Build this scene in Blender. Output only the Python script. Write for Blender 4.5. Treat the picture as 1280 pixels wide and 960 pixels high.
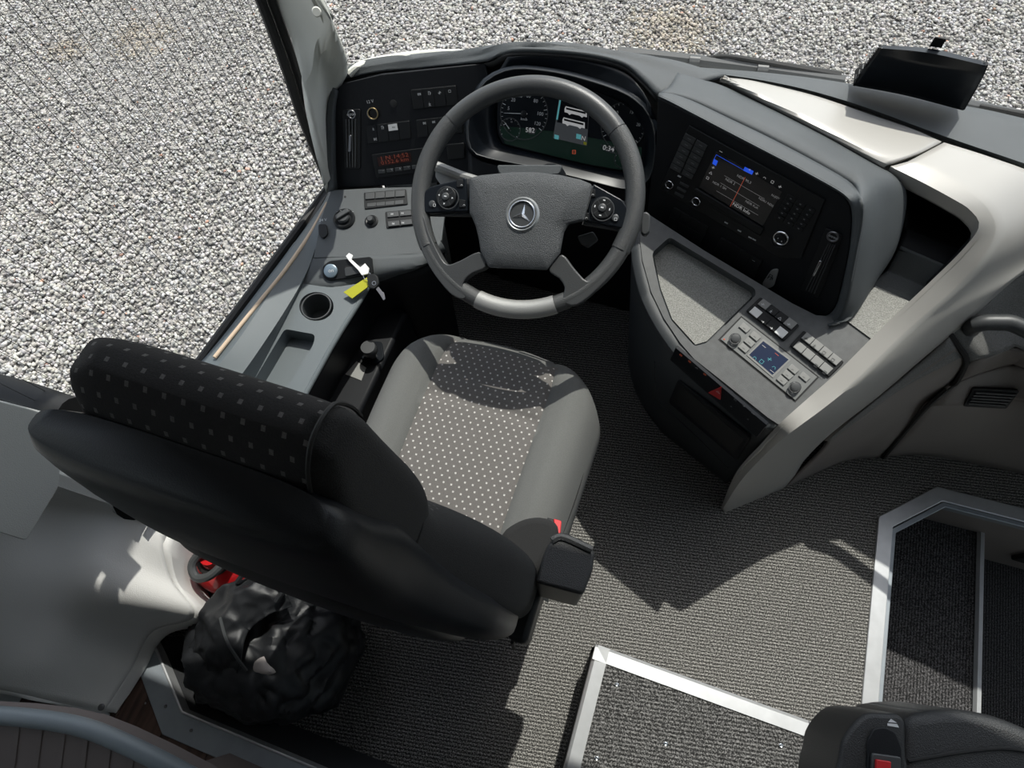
import bpy, bmesh, math, random
import numpy as np
from mathutils import Vector, Matrix, geometry

random.seed(7); rng = np.random.default_rng(7)
scene = bpy.context.scene
C = scene.collection
for o in list(bpy.data.objects): bpy.data.objects.remove(o)

# ------------------------------------------------------------------ camera
FPX = 741.0                      # focal length in pixels of a 1280x960 frame
HCAM = 1.75                      # eye height over the cab floor (z = 0); x right, y forward
MC = np.array([[0.94578101, 0.27014042, -0.18033978],
               [0.3201022, -0.86935692, 0.37650116],
               [-0.05507146, -0.41381481, -0.90869381]])
CAM = Vector((0, 0, HCAM))
cam_data = bpy.data.cameras.new('camera'); cam = bpy.data.objects.new('camera', cam_data); C.objects.link(cam)
cam_data.sensor_fit = 'HORIZONTAL'; cam_data.sensor_width = 36.0; cam_data.lens = FPX/1280*36.0
cam_data.clip_start = 0.02; cam_data.clip_end = 200
_R = Matrix([[MC[i][0], -MC[i][1], -MC[i][2]] for i in range(3)])
cam.matrix_world = Matrix.Translation(CAM) @ _R.to_4x4()
scene.camera = cam

# ------------------------------------------------------------------ world, sun, exposure
world = bpy.data.worlds.new('sky'); scene.world = world; world.use_nodes = True
wn = world.node_tree.nodes; wl = world.node_tree.links
sky = wn.new('ShaderNodeTexSky'); sky.sky_type = 'NISHITA'; sky.sun_disc = False
SUN = Vector((0.07, 0.59, 1.0)).normalized()       # towards the sun
sky.sun_elevation = math.asin(SUN.z); sky.sun_rotation = math.atan2(SUN.x, SUN.y)
sky.air_density = 1.0; sky.dust_density = 1.5; sky.ozone_density = 0.6
hsv = wn.new('ShaderNodeHueSaturation'); hsv.inputs['Saturation'].default_value = 0.45
wl.new(sky.outputs[0], hsv.inputs['Color']); wl.new(hsv.outputs[0], wn['Background'].inputs[0]); wn['Background'].inputs[1].default_value = 0.265
sun_data = bpy.data.lights.new('sun', 'SUN'); sun_data.energy = 4.5; sun_data.angle = math.radians(0.55)
sun_data.color = (1.0, 0.965, 0.90)
sun = bpy.data.objects.new('sun', sun_data); C.objects.link(sun)
sun.rotation_euler = SUN.to_track_quat('Z', 'Y').to_euler(); sun.location = (1, 6, 8)
vs = scene.view_settings
vs.view_transform = 'Standard'; vs.look = 'None'; vs.gamma = 1.0; vs.use_curve_mapping = False
vs.exposure = -0.08

# ------------------------------------------------------------------ helpers
def ray(px, py):
    d = MC @ np.array([px-640.0, py-480.0, FPX]); return Vector(d)
def P(px, py, z):                                   # pixel on the horizontal plane z
    d = ray(px, py); return CAM + d*((z-HCAM)/d.z)
class Plane:
    def __init__(s, *pts):
        a, b, c = [q if isinstance(q, Vector) else P(*q) for q in pts]
        s.o = a; n = (b-a).cross(c-a).normalized()
        if n.dot(CAM-a) < 0: n = -n
        s.n = n
    def at(s, px, py, h=0.0):
        d = ray(px, py); o = s.o + s.n*h
        return CAM + d*((o-CAM).dot(s.n)/d.dot(s.n))
    def off(s, h):
        q = Plane.__new__(Plane); q.o = s.o+s.n*h; q.n = s.n.copy(); return q
BASE = {}
def root_of(o):
    while o.parent: o = o.parent
    return o
def meta(o, label=None, cat=None, group=None, kind=None):
    if label: o['label'] = label
    if cat: o['category'] = cat
    if group: o['group'] = group
    if kind: o['kind'] = kind
    return o
def thing(name, label, cat, loc, group=None):
    o = bpy.data.objects.new(name, None); C.objects.link(o)
    o.empty_display_size = 0.05; o.location = loc; BASE[o] = Vector(loc)
    return meta(o, label, cat, group)
def mk(name, verts, faces, mat, parent=None, smooth=True, bevel=0.0, seg=2, uvs=None, face_cam=None, ang=35, solid=0.0, label=None):
    verts = [Vector(v) for v in verts]
    if parent is not None: b = BASE[root_of(parent)]
    else:
        b = Vector((sum(v.x for v in verts)/len(verts), sum(v.y for v in verts)/len(verts), min(v.z for v in verts)))
    me = bpy.data.meshes.new(name)
    me.from_pydata([v-b for v in verts], [], faces)
    bm = bmesh.new(); bm.from_mesh(me)
    if face_cam is None: bmesh.ops.recalc_face_normals(bm, faces=bm.faces)
    else:
        bm.normal_update()
        s = sum((f.normal.dot((face_cam-b)-f.calc_center_median()) > 0)*f.calc_area() - (f.normal.dot((face_cam-b)-f.calc_center_median()) <= 0)*f.calc_area() for f in bm.faces)
        if s < 0: bmesh.ops.reverse_faces(bm, faces=bm.faces)
    bm.to_mesh(me); bm.free()
    if uvs is not None:
        uvl = me.uv_layers.new(name='UVMap')
        for lp in me.loops: uvl.data[lp.index].uv = uvs[lp.vertex_index]
    if smooth:
        me.polygons.foreach_set('use_smooth', [True]*len(me.polygons)); me.set_sharp_from_angle(angle=math.radians(ang))
    me.materials.append(mat)
    o = bpy.data.objects.new(name, me); C.objects.link(o)
    if parent is not None: o.parent = parent
    else: o.location = b; BASE[o] = b
    if solid:
        m = o.modifiers.new('thickness', 'SOLIDIFY'); m.thickness = solid; m.offset = -1
    if bevel:
        m = o.modifiers.new('bevel', 'BEVEL'); m.width = bevel; m.segments = seg; m.limit_method = 'ANGLE'; m.angle_limit = math.radians(40)
    if label: o['label'] = label
    return o
def struct(o): o['kind'] = 'structure'; return o
def join_geo(parts):
    V, F = [], []
    for v, f in parts:
        k = len(V); V += list(v); F += [[i+k for i in q] for q in f]
    return V, F
def cr(pts, n):                                     # Catmull-Rom resample to n points (chord parameter)
    pts = [Vector(p) for p in pts]
    if len(pts) == 2: return [pts[0].lerp(pts[1], i/(n-1)) for i in range(n)]
    ext = [2*pts[0]-pts[1]] + pts + [2*pts[-1]-pts[-2]]
    L = [0.0]
    for i in range(len(pts)-1): L.append(L[-1]+max((pts[i+1]-pts[i]).length, 1e-9))
    out = []
    for k in range(n):
        s = L[-1]*k/(n-1); i = 0
        while i < len(pts)-2 and s > L[i+1]: i += 1
        t = (s-L[i])/(L[i+1]-L[i]); p0, p1, p2, p3 = ext[i:i+4]
        out.append(0.5*((2*p1)+(p2-p0)*t+(2*p0-5*p1+4*p2-p3)*t*t+(3*p1-p0-3*p2+p3)*t**3))
    return out
def grid_faces(nr, nc, closed=False):
    F = []
    for r in range(nr-1):
        for c in range(nc if closed else nc-1):
            d = (c+1) % nc; F.append([r*nc+c, r*nc+d, (r+1)*nc+d, (r+1)*nc+c])
    return F
def to3(q): return q if isinstance(q, Vector) else P(*q)
def loft(name, rows, mat, parent=None, nu=24, nv=12, solid=0.008, linear=False, **kw):
    R = [cr([to3(q) for q in row], nu) for row in rows]
    cols = []
    for j in range(nu):
        col = [R[i][j] for i in range(len(R))]
        if linear:
            m = max(2, nv//max(1, len(R)-1)); pts = []
            for i in range(len(col)-1): pts += [col[i].lerp(col[i+1], k/m) for k in range(m)]
            cols.append(pts+[col[-1]])
        else: cols.append(cr(col, nv))
    nr = len(cols[0]); V = [cols[j][i] for i in range(nr) for j in range(nu)]
    return mk(name, V, grid_faces(nr, nu), mat, parent, face_cam=kw.pop('face', CAM), solid=solid, **kw)
def prism_geo(poly, n, h0, h1, shrink=0.0):
    k = len(poly); c = sum(poly, Vector())/k
    top = [p+n*h1 if not shrink else (p+(c-p)*shrink)+n*h1 for p in poly]
    V = [p+n*h0 for p in poly]+top
    return V, [list(range(k))[::-1], list(range(k, 2*k))]+[[i, (i+1) % k, k+(i+1) % k, k+i] for i in range(k)]
def prism(name, pix, pl, h0, h1, mat, parent=None, bevel=0.0, shrink=0.0, **kw):
    poly = [pl.at(*q) if not isinstance(q, Vector) else q for q in pix]
    V, F = prism_geo(poly, pl.n, h0, h1, shrink)
    return mk(name, V, F, mat, parent, bevel=bevel, **kw)
def rounded(pts, r, seg=4):                         # round the corners of a pixel polygon
    out = []; n = len(pts)
    for i in range(n):
        a, b, c = Vector(pts[i-1]), Vector(pts[i]), Vector(pts[(i+1) % n])
        d1, d2 = (a-b), (c-b); rr = min(r, d1.length*0.45, d2.length*0.45)
        p, q = b+d1.normalized()*rr, b+d2.normalized()*rr
        for k in range(seg+1):
            t = k/seg; out.append(tuple(((1-t)**2*p+2*t*(1-t)*b+t*t*q)))
    return out
def smooth_loop(pts, n=48):
    p = [Vector((a[0], a[1], 0)) for a in pts]; q = cr([p[-1]]+p+[p[0], p[1]], 400)
    # keep the stretch from first point round to first point
    i0 = min(range(len(q)//3), key=lambda i: (q[i]-p[0]).length); i1 = max(range(len(q)//2, len(q)), key=lambda i: -(q[i]-p[0]).length)
    return [tuple(q[int(round(i0+(i1-i0)*k/n))][:2]) for k in range(n)]
def quad_pts(quad, pl, s, t):
    a, b, c, d = [pl.at(*q) for q in quad]
    return a.lerp(b, s).lerp(d.lerp(c, s), t)
def buttons(name, quad, nx, ny, pl, h0, h1, mat, parent, gap=0.08, bevel=0.0008, skip=(), mats=None):
    out = []
    for j in range(ny):
        for i in range(nx):
            if (i, j) in skip: continue
            g = gap
            poly = [quad_pts(quad, pl, (i+a)/nx, (j+b)/ny) for a, b in ((g, g), (1-g, g), (1-g, 1-g), (g, 1-g))]
            m = mat if not mats else mats.get((i, j), mat)
            out.append(prism(name, poly, pl, h0, h1, m, parent, bevel=bevel))
    return out
def frame(n):
    a = Vector((0, 0, 1)) if abs(n.z) < 0.9 else Vector((1, 0, 0))
    u = a.cross(n).normalized(); return u, n.cross(u)
def lathe_geo(o, n, prof, seg=32):                  # prof = [(radius, height)], capped ends
    u, v = frame(n); V = []; F = []
    for r, h in prof:
        for k in range(seg):
            a = 2*math.pi*k/seg; V.append(o+n*h+u*(r*math.cos(a))+v*(r*math.sin(a)))
    F = grid_faces(len(prof), seg, True)
    F.append(list(range(seg))[::-1]); m = (len(prof)-1)*seg; F.append(list(range(m, m+seg)))
    return V, F
def lathe(name, o, n, prof, mat, parent=None, seg=32, **kw):
    V, F = lathe_geo(o, n, prof, seg); return mk(name, V, F, mat, parent, **kw)
def ring(name, o, n, R, r, mat, parent=None, seg=40, rs=8, a0=0, a1=2*math.pi, u=None, flat=1.0, **kw):
    if u is None: u, v = frame(n)
    else: v = n.cross(u)
    full = abs(a1-a0) > 6.28; V = []; m = seg if full else seg+1
    for k in range(m):
        a = a0+(a1-a0)*k/seg; d = u*math.cos(a)+v*math.sin(a)
        for j in range(rs):
            b = 2*math.pi*j/rs; V.append(o+d*(R+r*math.cos(b))+n*(r*flat*math.sin(b)))
    F = [[k*rs+j, k*rs+(j+1) % rs, ((k+1) % m)*rs+(j+1) % rs, ((k+1) % m)*rs+j] for k in range(m if full else m-1) for j in range(rs)]
    if not full: F += [list(range(rs))[::-1], list(range((m-1)*rs, m*rs))]
    return mk(name, V, F, mat, parent, **kw)
def tube_geo(pts, r, rs=10):
    pts = [Vector(p) for p in pts]; n = len(pts); rr = r if isinstance(r, (list, tuple)) else [r]*n
    V = []; u = None
    for i, p in enumerate(pts):
        t = (pts[min(i+1, n-1)]-pts[max(i-1, 0)]).normalized()
        if u is None: u = frame(t)[0]
        u = (u-t*u.dot(t)).normalized(); v = t.cross(u)
        V += [p+(u*math.cos(2*math.pi*j/rs)+v*math.sin(2*math.pi*j/rs))*rr[i] for j in range(rs)]
    return V, grid_faces(n, rs, True)+[list(range(rs))[::-1], list(range((n-1)*rs, n*rs))]
def tube(name, pts, r, mat, parent=None, n=None, rs=10, **kw):
    pts = [to3(p) for p in pts]
    if n: pts = cr(pts, n)
    V, F = tube_geo(pts, r, rs); return mk(name, V, F, mat, parent, **kw)
def box_geo(lo, hi):
    x0, y0, z0 = lo; x1, y1, z1 = hi
    return [Vector(q) for q in ((x0, y0, z0), (x1, y0, z0), (x1, y1, z0), (x0, y1, z0), (x0, y0, z1), (x1, y0, z1), (x1, y1, z1), (x0, y1, z1))], \
        [[0, 3, 2, 1], [4, 5, 6, 7], [0, 1, 5, 4], [1, 2, 6, 5], [2, 3, 7, 6], [3, 0, 4, 7]]
def box(name, lo, hi, mat, parent=None, **kw):
    V, F = box_geo(lo, hi); return mk(name, V, F, mat, parent, **kw)
def extr(name, xy, z0, z1, mat, parent=None, **kw):
    V, F = prism_geo([Vector((a, b, 0)) for a, b in xy], Vector((0, 0, 1)), z0, z1); return mk(name, V, F, mat, parent, **kw)
def holed(name, outer, holes, pl, mat, parent=None, thick=0.006, skirt=None, **kw):     # flat plate with holes
    O = [pl.at(*q) if not isinstance(q, Vector) else q for q in outer]; Hs = [[pl.at(*q) for q in h] for h in holes]
    u, v = frame(pl.n)
    to2 = lambda p: Vector(((p-pl.o).dot(u), (p-pl.o).dot(v), 0))
    tris = geometry.tessellate_polygon([[to2(p) for p in O]]+[[to2(p) for p in h] for h in Hs])
    A = O+[p for h in Hs for p in h]; k = len(A)
    V = A+[p-pl.n*thick for p in A]; F = [list(t) for t in tris]+[[i+k for i in t][::-1] for t in tris]
    s = 0
    for lp in [O]+Hs:
        m = len(lp); F += [[s+i, s+(i+1) % m, k+s+(i+1) % m, k+s+i] for i in range(m)]; s += m
    return mk(name, V, F, mat, parent, **kw)
def recess(name, pix, pl, depth, mat, parent=None, taper=0.0, wall=0.003, **kw):          # open-topped cup hanging under the plane
    A = [pl.at(*q) for q in pix]; k = len(A); c = sum(A, Vector())/k
    B = [p+(c-p)*taper-pl.n*depth for p in A]
    F = [[i, (i+1) % k, k+(i+1) % k, k+i] for i in range(k)]+[list(range(k, 2*k))]
    return mk(name, A+B, F, mat, parent, face_cam=c+pl.n*0.3-pl.n*0.0, **kw)
def text(name, s, pa, pb, pl, mat, parent=None, h=0.0006, tall=1.0):
    A, B = pl.at(*pa, h), pl.at(*pb, h)
    cu = bpy.data.curves.new('t', 'FONT'); cu.body = s; cu.size = 1.0; cu.resolution_u = 2; cu.extrude = 0.0
    ob = bpy.data.objects.new('t', cu); C.objects.link(ob)
    me = bpy.data.meshes.new_from_object(ob.evaluated_get(bpy.context.evaluated_depsgraph_get()))
    bpy.data.objects.remove(ob); bpy.data.curves.remove(cu)
    vs_ = [v.co.copy() for v in me.vertices]; fs = [list(p.vertices) for p in me.polygons]; bpy.data.meshes.remove(me)
    x0 = min(v.x for v in vs_); x1 = max(v.x for v in vs_); k = (B-A).length/(x1-x0)
    u = (B-A).normalized(); w = pl.n.cross(u)
    return mk(name, [A+u*((v.x-x0)*k)+w*(v.y*k*tall) for v in vs_], fs, mat, parent, smooth=False, face_cam=A+pl.n)
def strokes(name, segs, ctr, size, pl, mat, parent, h=0.0006, w=0.12, up=None):
    """small printed pictogram: list of segments ((x0,y0),(x1,y1)) in a unit square, ctr pixel, size metres"""
    o = pl.at(*ctr, h); u = (pl.at(ctr[0]+4, ctr[1]+(up or 0)*4)-pl.at(*ctr)).normalized(); v = pl.n.cross(u); G = []
    for (a, b), (c, d) in segs:
        p, q = Vector((a, b)), Vector((c, d)); t = (q-p); t = t.normalized() if t.length > 0 else Vector((1, 0)); s = Vector((-t.y, t.x))*w/2
        pts = [p+s-t*w*.3, q+s+t*w*.3, q-s+t*w*.3, p-s-t*w*.3]
        G.append(([o+u*((z.x-.5)*size)+v*((z.y-.5)*size) for z in pts], [[0, 1, 2, 3]]))
    V, F = join_geo(G); return mk(name, V, F, mat, parent, smooth=False, face_cam=o+pl.n)
ICON = dict(
    bus=[((0, .2), (1, .2)), ((0, .2), (0, .7)), ((0, .7), (1, .7)), ((1, .7), (1, .2)), ((0, .45), (1, .45))],
    lamp=[((.1, .2), (.1, .8)), ((.1, .8), (.4, .7)), ((.1, .2), (.4, .3)), ((.4, .3), (.4, .7)), ((.6, .7), (1, .8)), ((.6, .5), (1, .5)), ((.6, .3), (1, .2))],
    fan=[((.5, 0), (.5, 1)), ((0, .5), (1, .5)), ((.2, .2), (.8, .8))],
    tri=[((0, .1), (1, .1)), ((0, .1), (.5, .9)), ((.5, .9), (1, .1))],
    man=[((.5, .1), (.5, .7)), ((.2, .5), (.8, .5)), ((.5, .9), (.5, .95)), ((.2, 0), (.5, .2)), ((.5, .2), (.8, 0))],
    door=[((.1, 0), (.1, 1)), ((.1, 1), (.6, 1)), ((.6, 1), (.6, 0)), ((.8, .3), (.8, .7))],
    bar=[((0, .5), (1, .5))], arc=[((.1, .2), (.3, .6)), ((.3, .6), (.7, .6)), ((.7, .6), (.9, .2))],
    sq=[((.1, .1), (.9, .1)), ((.9, .1), (.9, .9)), ((.9, .9), (.1, .9)), ((.1, .9), (.1, .1))],
    bolt=[((.6, 1), (.3, .5)), ((.3, .5), (.7, .5)), ((.7, .5), (.4, 0))],
    arrow=[((.1, .5), (.9, .5)), ((.6, .8), (.9, .5)), ((.6, .2), (.9, .5))])

# ------------------------------------------------------------------ materials
def mat(name, col, rough=0.5, metal=0.0, spec=0.5, bump=0.0, bscale=400.0, var=0.0, vscale=40.0, coat=0.0, emit=None, es=1.0, alpha=None):
    m = bpy.data.materials.new(name); m.use_nodes = True; nt = m.node_tree; N = nt.nodes; b = N['Principled BSDF']
    b.inputs['Base Color'].default_value = (*col, 1); b.inputs['Roughness'].default_value = rough
    b.inputs['Metallic'].default_value = metal; b.inputs['Specular IOR Level'].default_value = spec; b.inputs['Coat Weight'].default_value = coat
    if emit: b.inputs['Emission Color'].default_value = (*emit, 1); b.inputs['Emission Strength'].default_value = es
    tc = N.new('ShaderNodeTexCoord')
    if bump:
        t = N.new('ShaderNodeTexNoise'); t.inputs['Scale'].default_value = bscale; t.inputs['Detail'].default_value = 3
        nt.links.new(tc.outputs['Object'], t.inputs['Vector'])
        bp = N.new('ShaderNodeBump'); bp.inputs['Strength'].default_value = bump; bp.inputs['Distance'].default_value = 0.002
        nt.links.new(t.outputs['Fac'], bp.inputs['Height']); nt.links.new(bp.outputs[0], b.inputs['Normal'])
    if var:
        t = N.new('ShaderNodeTexNoise'); t.inputs['Scale'].default_value = vscale; t.inputs['Detail'].default_value = 5
        nt.links.new(tc.outputs['Object'], t.inputs['Vector'])
        r = N.new('ShaderNodeMapRange'); r.inputs['From Min'].default_value = .3; r.inputs['From Max'].default_value = .7
        r.inputs['To Min'].default_value = 1-var; r.inputs['To Max'].default_value = 1+var
        nt.links.new(t.outputs['Fac'], r.inputs['Value'])
        mx = N.new('ShaderNodeMix'); mx.data_type = 'RGBA'; mx.blend_type = 'MULTIPLY'; mx.inputs['Factor'].default_value = 1
        mx.inputs['A'].default_value = (*col, 1); nt.links.new(r.outputs[0], mx.inputs['B']); nt.links.new(mx.outputs['Result'], b.inputs['Base Color'])
    return m
M = dict(
    dash=mat('dash_soft_grey', (.070, .078, .082), .52, bump=.5, bscale=900, var=.08, vscale=8),
    ledge=mat('ledge_grey', (.100, .118, .126), .42, bump=.25, bscale=900),
    panel=mat('panel_black', (.008, .009, .011), .5, spec=.25, bump=.2, bscale=700),
    pedestal=mat('pedestal_grey', (.045, .050, .054), .45, bump=.2, bscale=800),
    gloss=mat('gloss_black', (.006, .008, .011), .30, spec=.28),
    rubber=mat('rubber_black', (.010, .010, .010), .65),
    trim=mat('trim_pale_silver', (.44, .425, .395), .38, metal=.15, var=.03, vscale=5),
    beam=mat('beam_satin_silver', (.42, .40, .37), .33, metal=.45, var=.03, vscale=5),
    pillar=mat('pillar_grey', (.64, .64, .58), .7, bump=.15, bscale=800),
    rightdash=mat('lower_dash_taupe', (.23, .205, .190), .42, bump=.3, bscale=700),
    speck=mat('speckled_grey', (.22, .22, .215), .6, bump=.6, bscale=800, var=.3, vscale=500),
    consolefloor=mat('console_mat_grey', (.30, .30, .28), .85, var=.35, vscale=420, bump=.6, bscale=500),
    console=mat('console_grey', (.105, .108, .108), .5, bump=.2, bscale=800, var=.12, vscale=60),
    bswitch=mat('switch_black', (.010, .011, .012), .45, spec=.3),
    gswitch=mat('switch_grey', (.045, .048, .05), .45),
    sswitch=mat('switch_silver', (.25, .25, .24), .45, metal=.2),
    print=mat('print_white', (.62, .63, .64), .6),
    chrome=mat('chrome', (.75, .76, .77), .16, metal=1.0),
    steel=mat('steel_dark', (.25, .25, .26), .35, metal=.9),
    leather=mat('wheel_leather', (.052, .054, .054), .38, bump=.6, bscale=700),
    leather2=mat('wheel_leather_smooth', (.052, .054, .055), .36, bump=.2, bscale=500),
    wheelsil=mat('wheel_silver_grip', (.30, .30, .29), .42, metal=.3, bump=.4, bscale=900),
    hubpad=mat('airbag_grey', (.060, .064, .067), .5, bump=.9, bscale=650, var=.15, vscale=350),
    fabric=mat('seat_fabric_grey', (.130, .132, .126), .95, bump=.5, bscale=1100, var=.12, vscale=600),
    fabdark=mat('seat_fabric_shaded', (.014, .014, .014), .95, bump=.5, bscale=900, var=.2, vscale=500),  # seat fabric darkened for the backrest's shade; piping and hinge use it too
    shell=mat('seat_shell', (.011, .012, .014), .42, spec=.3, bump=.12, bscale=900),
    armblk=mat('armrest_vinyl', (.018, .019, .020), .42, bump=.6, bscale=700),
    red=mat('red_plastic', (.55, .02, .025), .4),
    redpaint=mat('extinguisher_red', (.50, .012, .015), .28, coat=.4),
    yellow=mat('yellow_tag', (.42, .41, .02), .35),
    white=mat('white_plastic', (.80, .80, .78), .4),
    alu=mat('aluminium', (.55, .56, .57), .38, metal=.55, var=.06, vscale=30),
    alud=mat('aluminium_dull', (.30, .33, .36), .42, metal=.35, var=.06, vscale=30),
    cover=mat('moulded_cover_grey', (.68, .67, .65), .62, bump=.3, bscale=500),
    wallgrey=mat('wall_panel_grey', (.46, .47, .455), .6, bump=.3, bscale=600),
    bag=mat('bag_nylon', (.012, .013, .015), .45, bump=.25, bscale=900),
    lining=mat('bag_lining', (.38, .34, .32), .7),
    felt=mat('felt_dark', (.030, .031, .034), .95, bump=.8, bscale=900, var=.3, vscale=500),
    ceil=mat('ceiling_pale', (.45, .45, .44), .8),
    brown=mat('ribbed_brown', (.15, .125, .117), .75),
    rimgrey=mat('rim_grey', (.19, .22, .24), .4),
    lcd=mat('lcd_dark', (.006, .007, .010), .15),
    blue=mat('lcd_blue', (.01, .03, .3), .3, emit=(.02, .10, .8), es=.7),
    lcdtext=mat('lcd_text', (.3, .3, .3), .4, emit=(.55, .55, .55), es=.42),
    lcddim=mat('lcd_text_dim', (.15, .15, .15), .4, emit=(.30, .30, .30), es=.45),
    lcdred=mat('lcd_red', (.3, .05, .02), .4, emit=(.55, .10, .05), es=.55),
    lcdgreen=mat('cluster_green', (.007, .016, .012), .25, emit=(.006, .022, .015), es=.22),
    lcdgrey=mat('cluster_screen', (.03, .032, .036), .2, emit=(.05, .055, .06), es=.5),
    lcdcyan=mat('lcd_cyan', (.05, .2, .22), .3, emit=(.10, .35, .38), es=.5),
    climate=mat('climate_screen', (.012, .018, .04), .25, emit=(.02, .035, .08), es=.35),
    amber=mat('tacho_amber', (.08, .02, .012), .4, emit=(.22, .05, .03), es=.4),
    tachobg=mat('tacho_screen', (.03, .008, .006), .3),
)
def glassmat(name, tint, gloss=0.06):
    m = bpy.data.materials.new(name); m.use_nodes = True; nt = m.node_tree; N = nt.nodes; N.remove(N['Principled BSDF'])
    tr = N.new('ShaderNodeBsdfTransparent'); tr.inputs[0].default_value = (*tint, 1)
    gl = N.new('ShaderNodeBsdfGlossy'); gl.inputs['Roughness'].default_value = .02
    fr = N.new('ShaderNodeFresnel'); fr.inputs['IOR'].default_value = 1.3
    mx = N.new('ShaderNodeMixShader'); nt.links.new(fr.outputs[0], mx.inputs[0]); nt.links.new(tr.outputs[0], mx.inputs[1]); nt.links.new(gl.outputs[0], mx.inputs[2])
    nt.links.new(mx.outputs[0], N['Material Output'].inputs[0]); return m
M['glass'] = glassmat('clear_glass', (.95, .97, .96))
M['tint'] = glassmat('tinted_glass', (.50, .52, .52))
M['doorglass'] = glassmat('door_glass', (.72, .74, .73))
def math_node(nt, op, a, b=None):
    n = nt.nodes.new('ShaderNodeMath'); n.operation = op
    for i, v in enumerate((a, b)):
        if v is None: continue
        if isinstance(v, (int, float)): n.inputs[i].default_value = v
        else: nt.links.new(v, n.inputs[i])
    return n.outputs[0]
def carpet(name, col, rot=0.0, pitch=0.0085, lift=.5):     # ribbed loop carpet
    m = mat(name, col, .97); nt = m.node_tree; N = nt.nodes; b = N['Principled BSDF']
    tc = N.new('ShaderNodeTexCoord'); mp = N.new('ShaderNodeMapping'); mp.inputs['Rotation'].default_value[2] = rot
    geo = N.new('ShaderNodeNewGeometry'); nt.links.new(geo.outputs['Position'], mp.inputs[0])
    sp = N.new('ShaderNodeSeparateXYZ'); nt.links.new(mp.outputs[0], sp.inputs[0])
    k = 2*math.pi/pitch
    rib = math_node(nt, 'SINE', math_node(nt, 'MULTIPLY', sp.outputs[1], k))
    loop = math_node(nt, 'SINE', math_node(nt, 'ADD', math_node(nt, 'MULTIPLY', sp.outputs[0], k*.8), math_node(nt, 'MULTIPLY', math_node(nt, 'FLOOR', math_node(nt, 'MULTIPLY', sp.outputs[1], 1/pitch)), 2.4)))
    ns = N.new('ShaderNodeTexNoise'); ns.inputs['Scale'].default_value = 260; ns.inputs['Detail'].default_value = 4; nt.links.new(mp.outputs[0], ns.inputs['Vector'])
    hgt = math_node(nt, 'ADD', math_node(nt, 'MULTIPLY', rib, .22), math_node(nt, 'ADD', math_node(nt, 'MULTIPLY', loop, .30), math_node(nt, 'MULTIPLY', ns.outputs['Fac'], 1.2)))
    bp = N.new('ShaderNodeBump'); bp.inputs['Strength'].default_value = .9; bp.inputs['Distance'].default_value = .003
    nt.links.new(hgt, bp.inputs['Height']); nt.links.new(bp.outputs[0], b.inputs['Normal'])
    n2 = N.new('ShaderNodeTexNoise'); n2.inputs['Scale'].default_value = 330; n2.inputs['Detail'].default_value = 2; nt.links.new(mp.outputs[0], n2.inputs['Vector'])
    ramp = N.new('ShaderNodeValToRGB'); e = ramp.color_ramp.elements
    e[0].position = .38; e[0].color = (*[c*.14 for c in col], 1); e[1].position = .64; e[1].color = (*[min(1, c*2.5) for c in col], 1)
    f = math_node(nt, 'ADD', math_node(nt, 'MULTIPLY', n2.outputs['Fac'], .9), math_node(nt, 'MULTIPLY', rib, .07))
    nt.links.new(f, ramp.inputs[0]); nt.links.new(ramp.outputs[0], b.inputs['Base Color']); return m
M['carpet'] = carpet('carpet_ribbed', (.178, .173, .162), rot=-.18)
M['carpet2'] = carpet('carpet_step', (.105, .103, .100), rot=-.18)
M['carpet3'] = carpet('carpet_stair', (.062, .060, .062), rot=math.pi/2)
def dotted(name, base, dot, pitch=0.0205, py=.026, size=.17, var=.25):   # woven fabric with small squares (UV in metres)
    m = mat(name, base, .95); nt = m.node_tree; N = nt.nodes; b = N['Principled BSDF']
    uv = N.new('ShaderNodeUVMap'); uv.uv_map = 'UVMap'; sp = N.new('ShaderNodeSeparateXYZ'); nt.links.new(uv.outputs[0], sp.inputs[0])
    x = math_node(nt, 'MULTIPLY', sp.outputs[0], 1/pitch); y = math_node(nt, 'MULTIPLY', sp.outputs[1], 1/py)
    def cell(ox, oy):
        a = math_node(nt, 'ABSOLUTE', math_node(nt, 'SUBTRACT', math_node(nt, 'FRACT', math_node(nt, 'ADD', x, ox)), .5))
        c = math_node(nt, 'ABSOLUTE', math_node(nt, 'SUBTRACT', math_node(nt, 'FRACT', math_node(nt, 'ADD', y, oy)), .5))
        return math_node(nt, 'LESS_THAN', math_node(nt, 'MAXIMUM', a, math_node(nt, 'MULTIPLY', c, py/pitch)), size*.72)
    d = math_node(nt, 'MAXIMUM', cell(0, 0), cell(.5, .5))
    ns = N.new('ShaderNodeTexNoise'); ns.inputs['Scale'].default_value = 700; tc = N.new('ShaderNodeTexCoord'); nt.links.new(tc.outputs['Object'], ns.inputs['Vector'])
    mx = N.new('ShaderNodeMix'); mx.data_type = 'RGBA'; mx.inputs['A'].default_value = (*base, 1); mx.inputs['B'].default_value = (*dot, 1); nt.links.new(d, mx.inputs['Factor'])
    r = N.new('ShaderNodeMapRange'); r.inputs['To Min'].default_value = 1-var*2; r.inputs['To Max'].default_value = 1+var*2; nt.links.new(ns.outputs['Fac'], r.inputs['Value'])
    m2 = N.new('ShaderNodeMix'); m2.data_type = 'RGBA'; m2.blend_type = 'MULTIPLY'; m2.inputs['Factor'].default_value = 1
    nt.links.new(mx.outputs['Result'], m2.inputs['A']); nt.links.new(r.outputs[0], m2.inputs['B']); nt.links.new(m2.outputs['Result'], b.inputs['Base Color'])
    bp = N.new('ShaderNodeBump'); bp.inputs['Strength'].default_value = .4; bp.inputs['Distance'].default_value = .001; nt.links.new(ns.outputs['Fac'], bp.inputs['Height']); nt.links.new(bp.outputs[0], b.inputs['Normal'])
    return m
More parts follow.
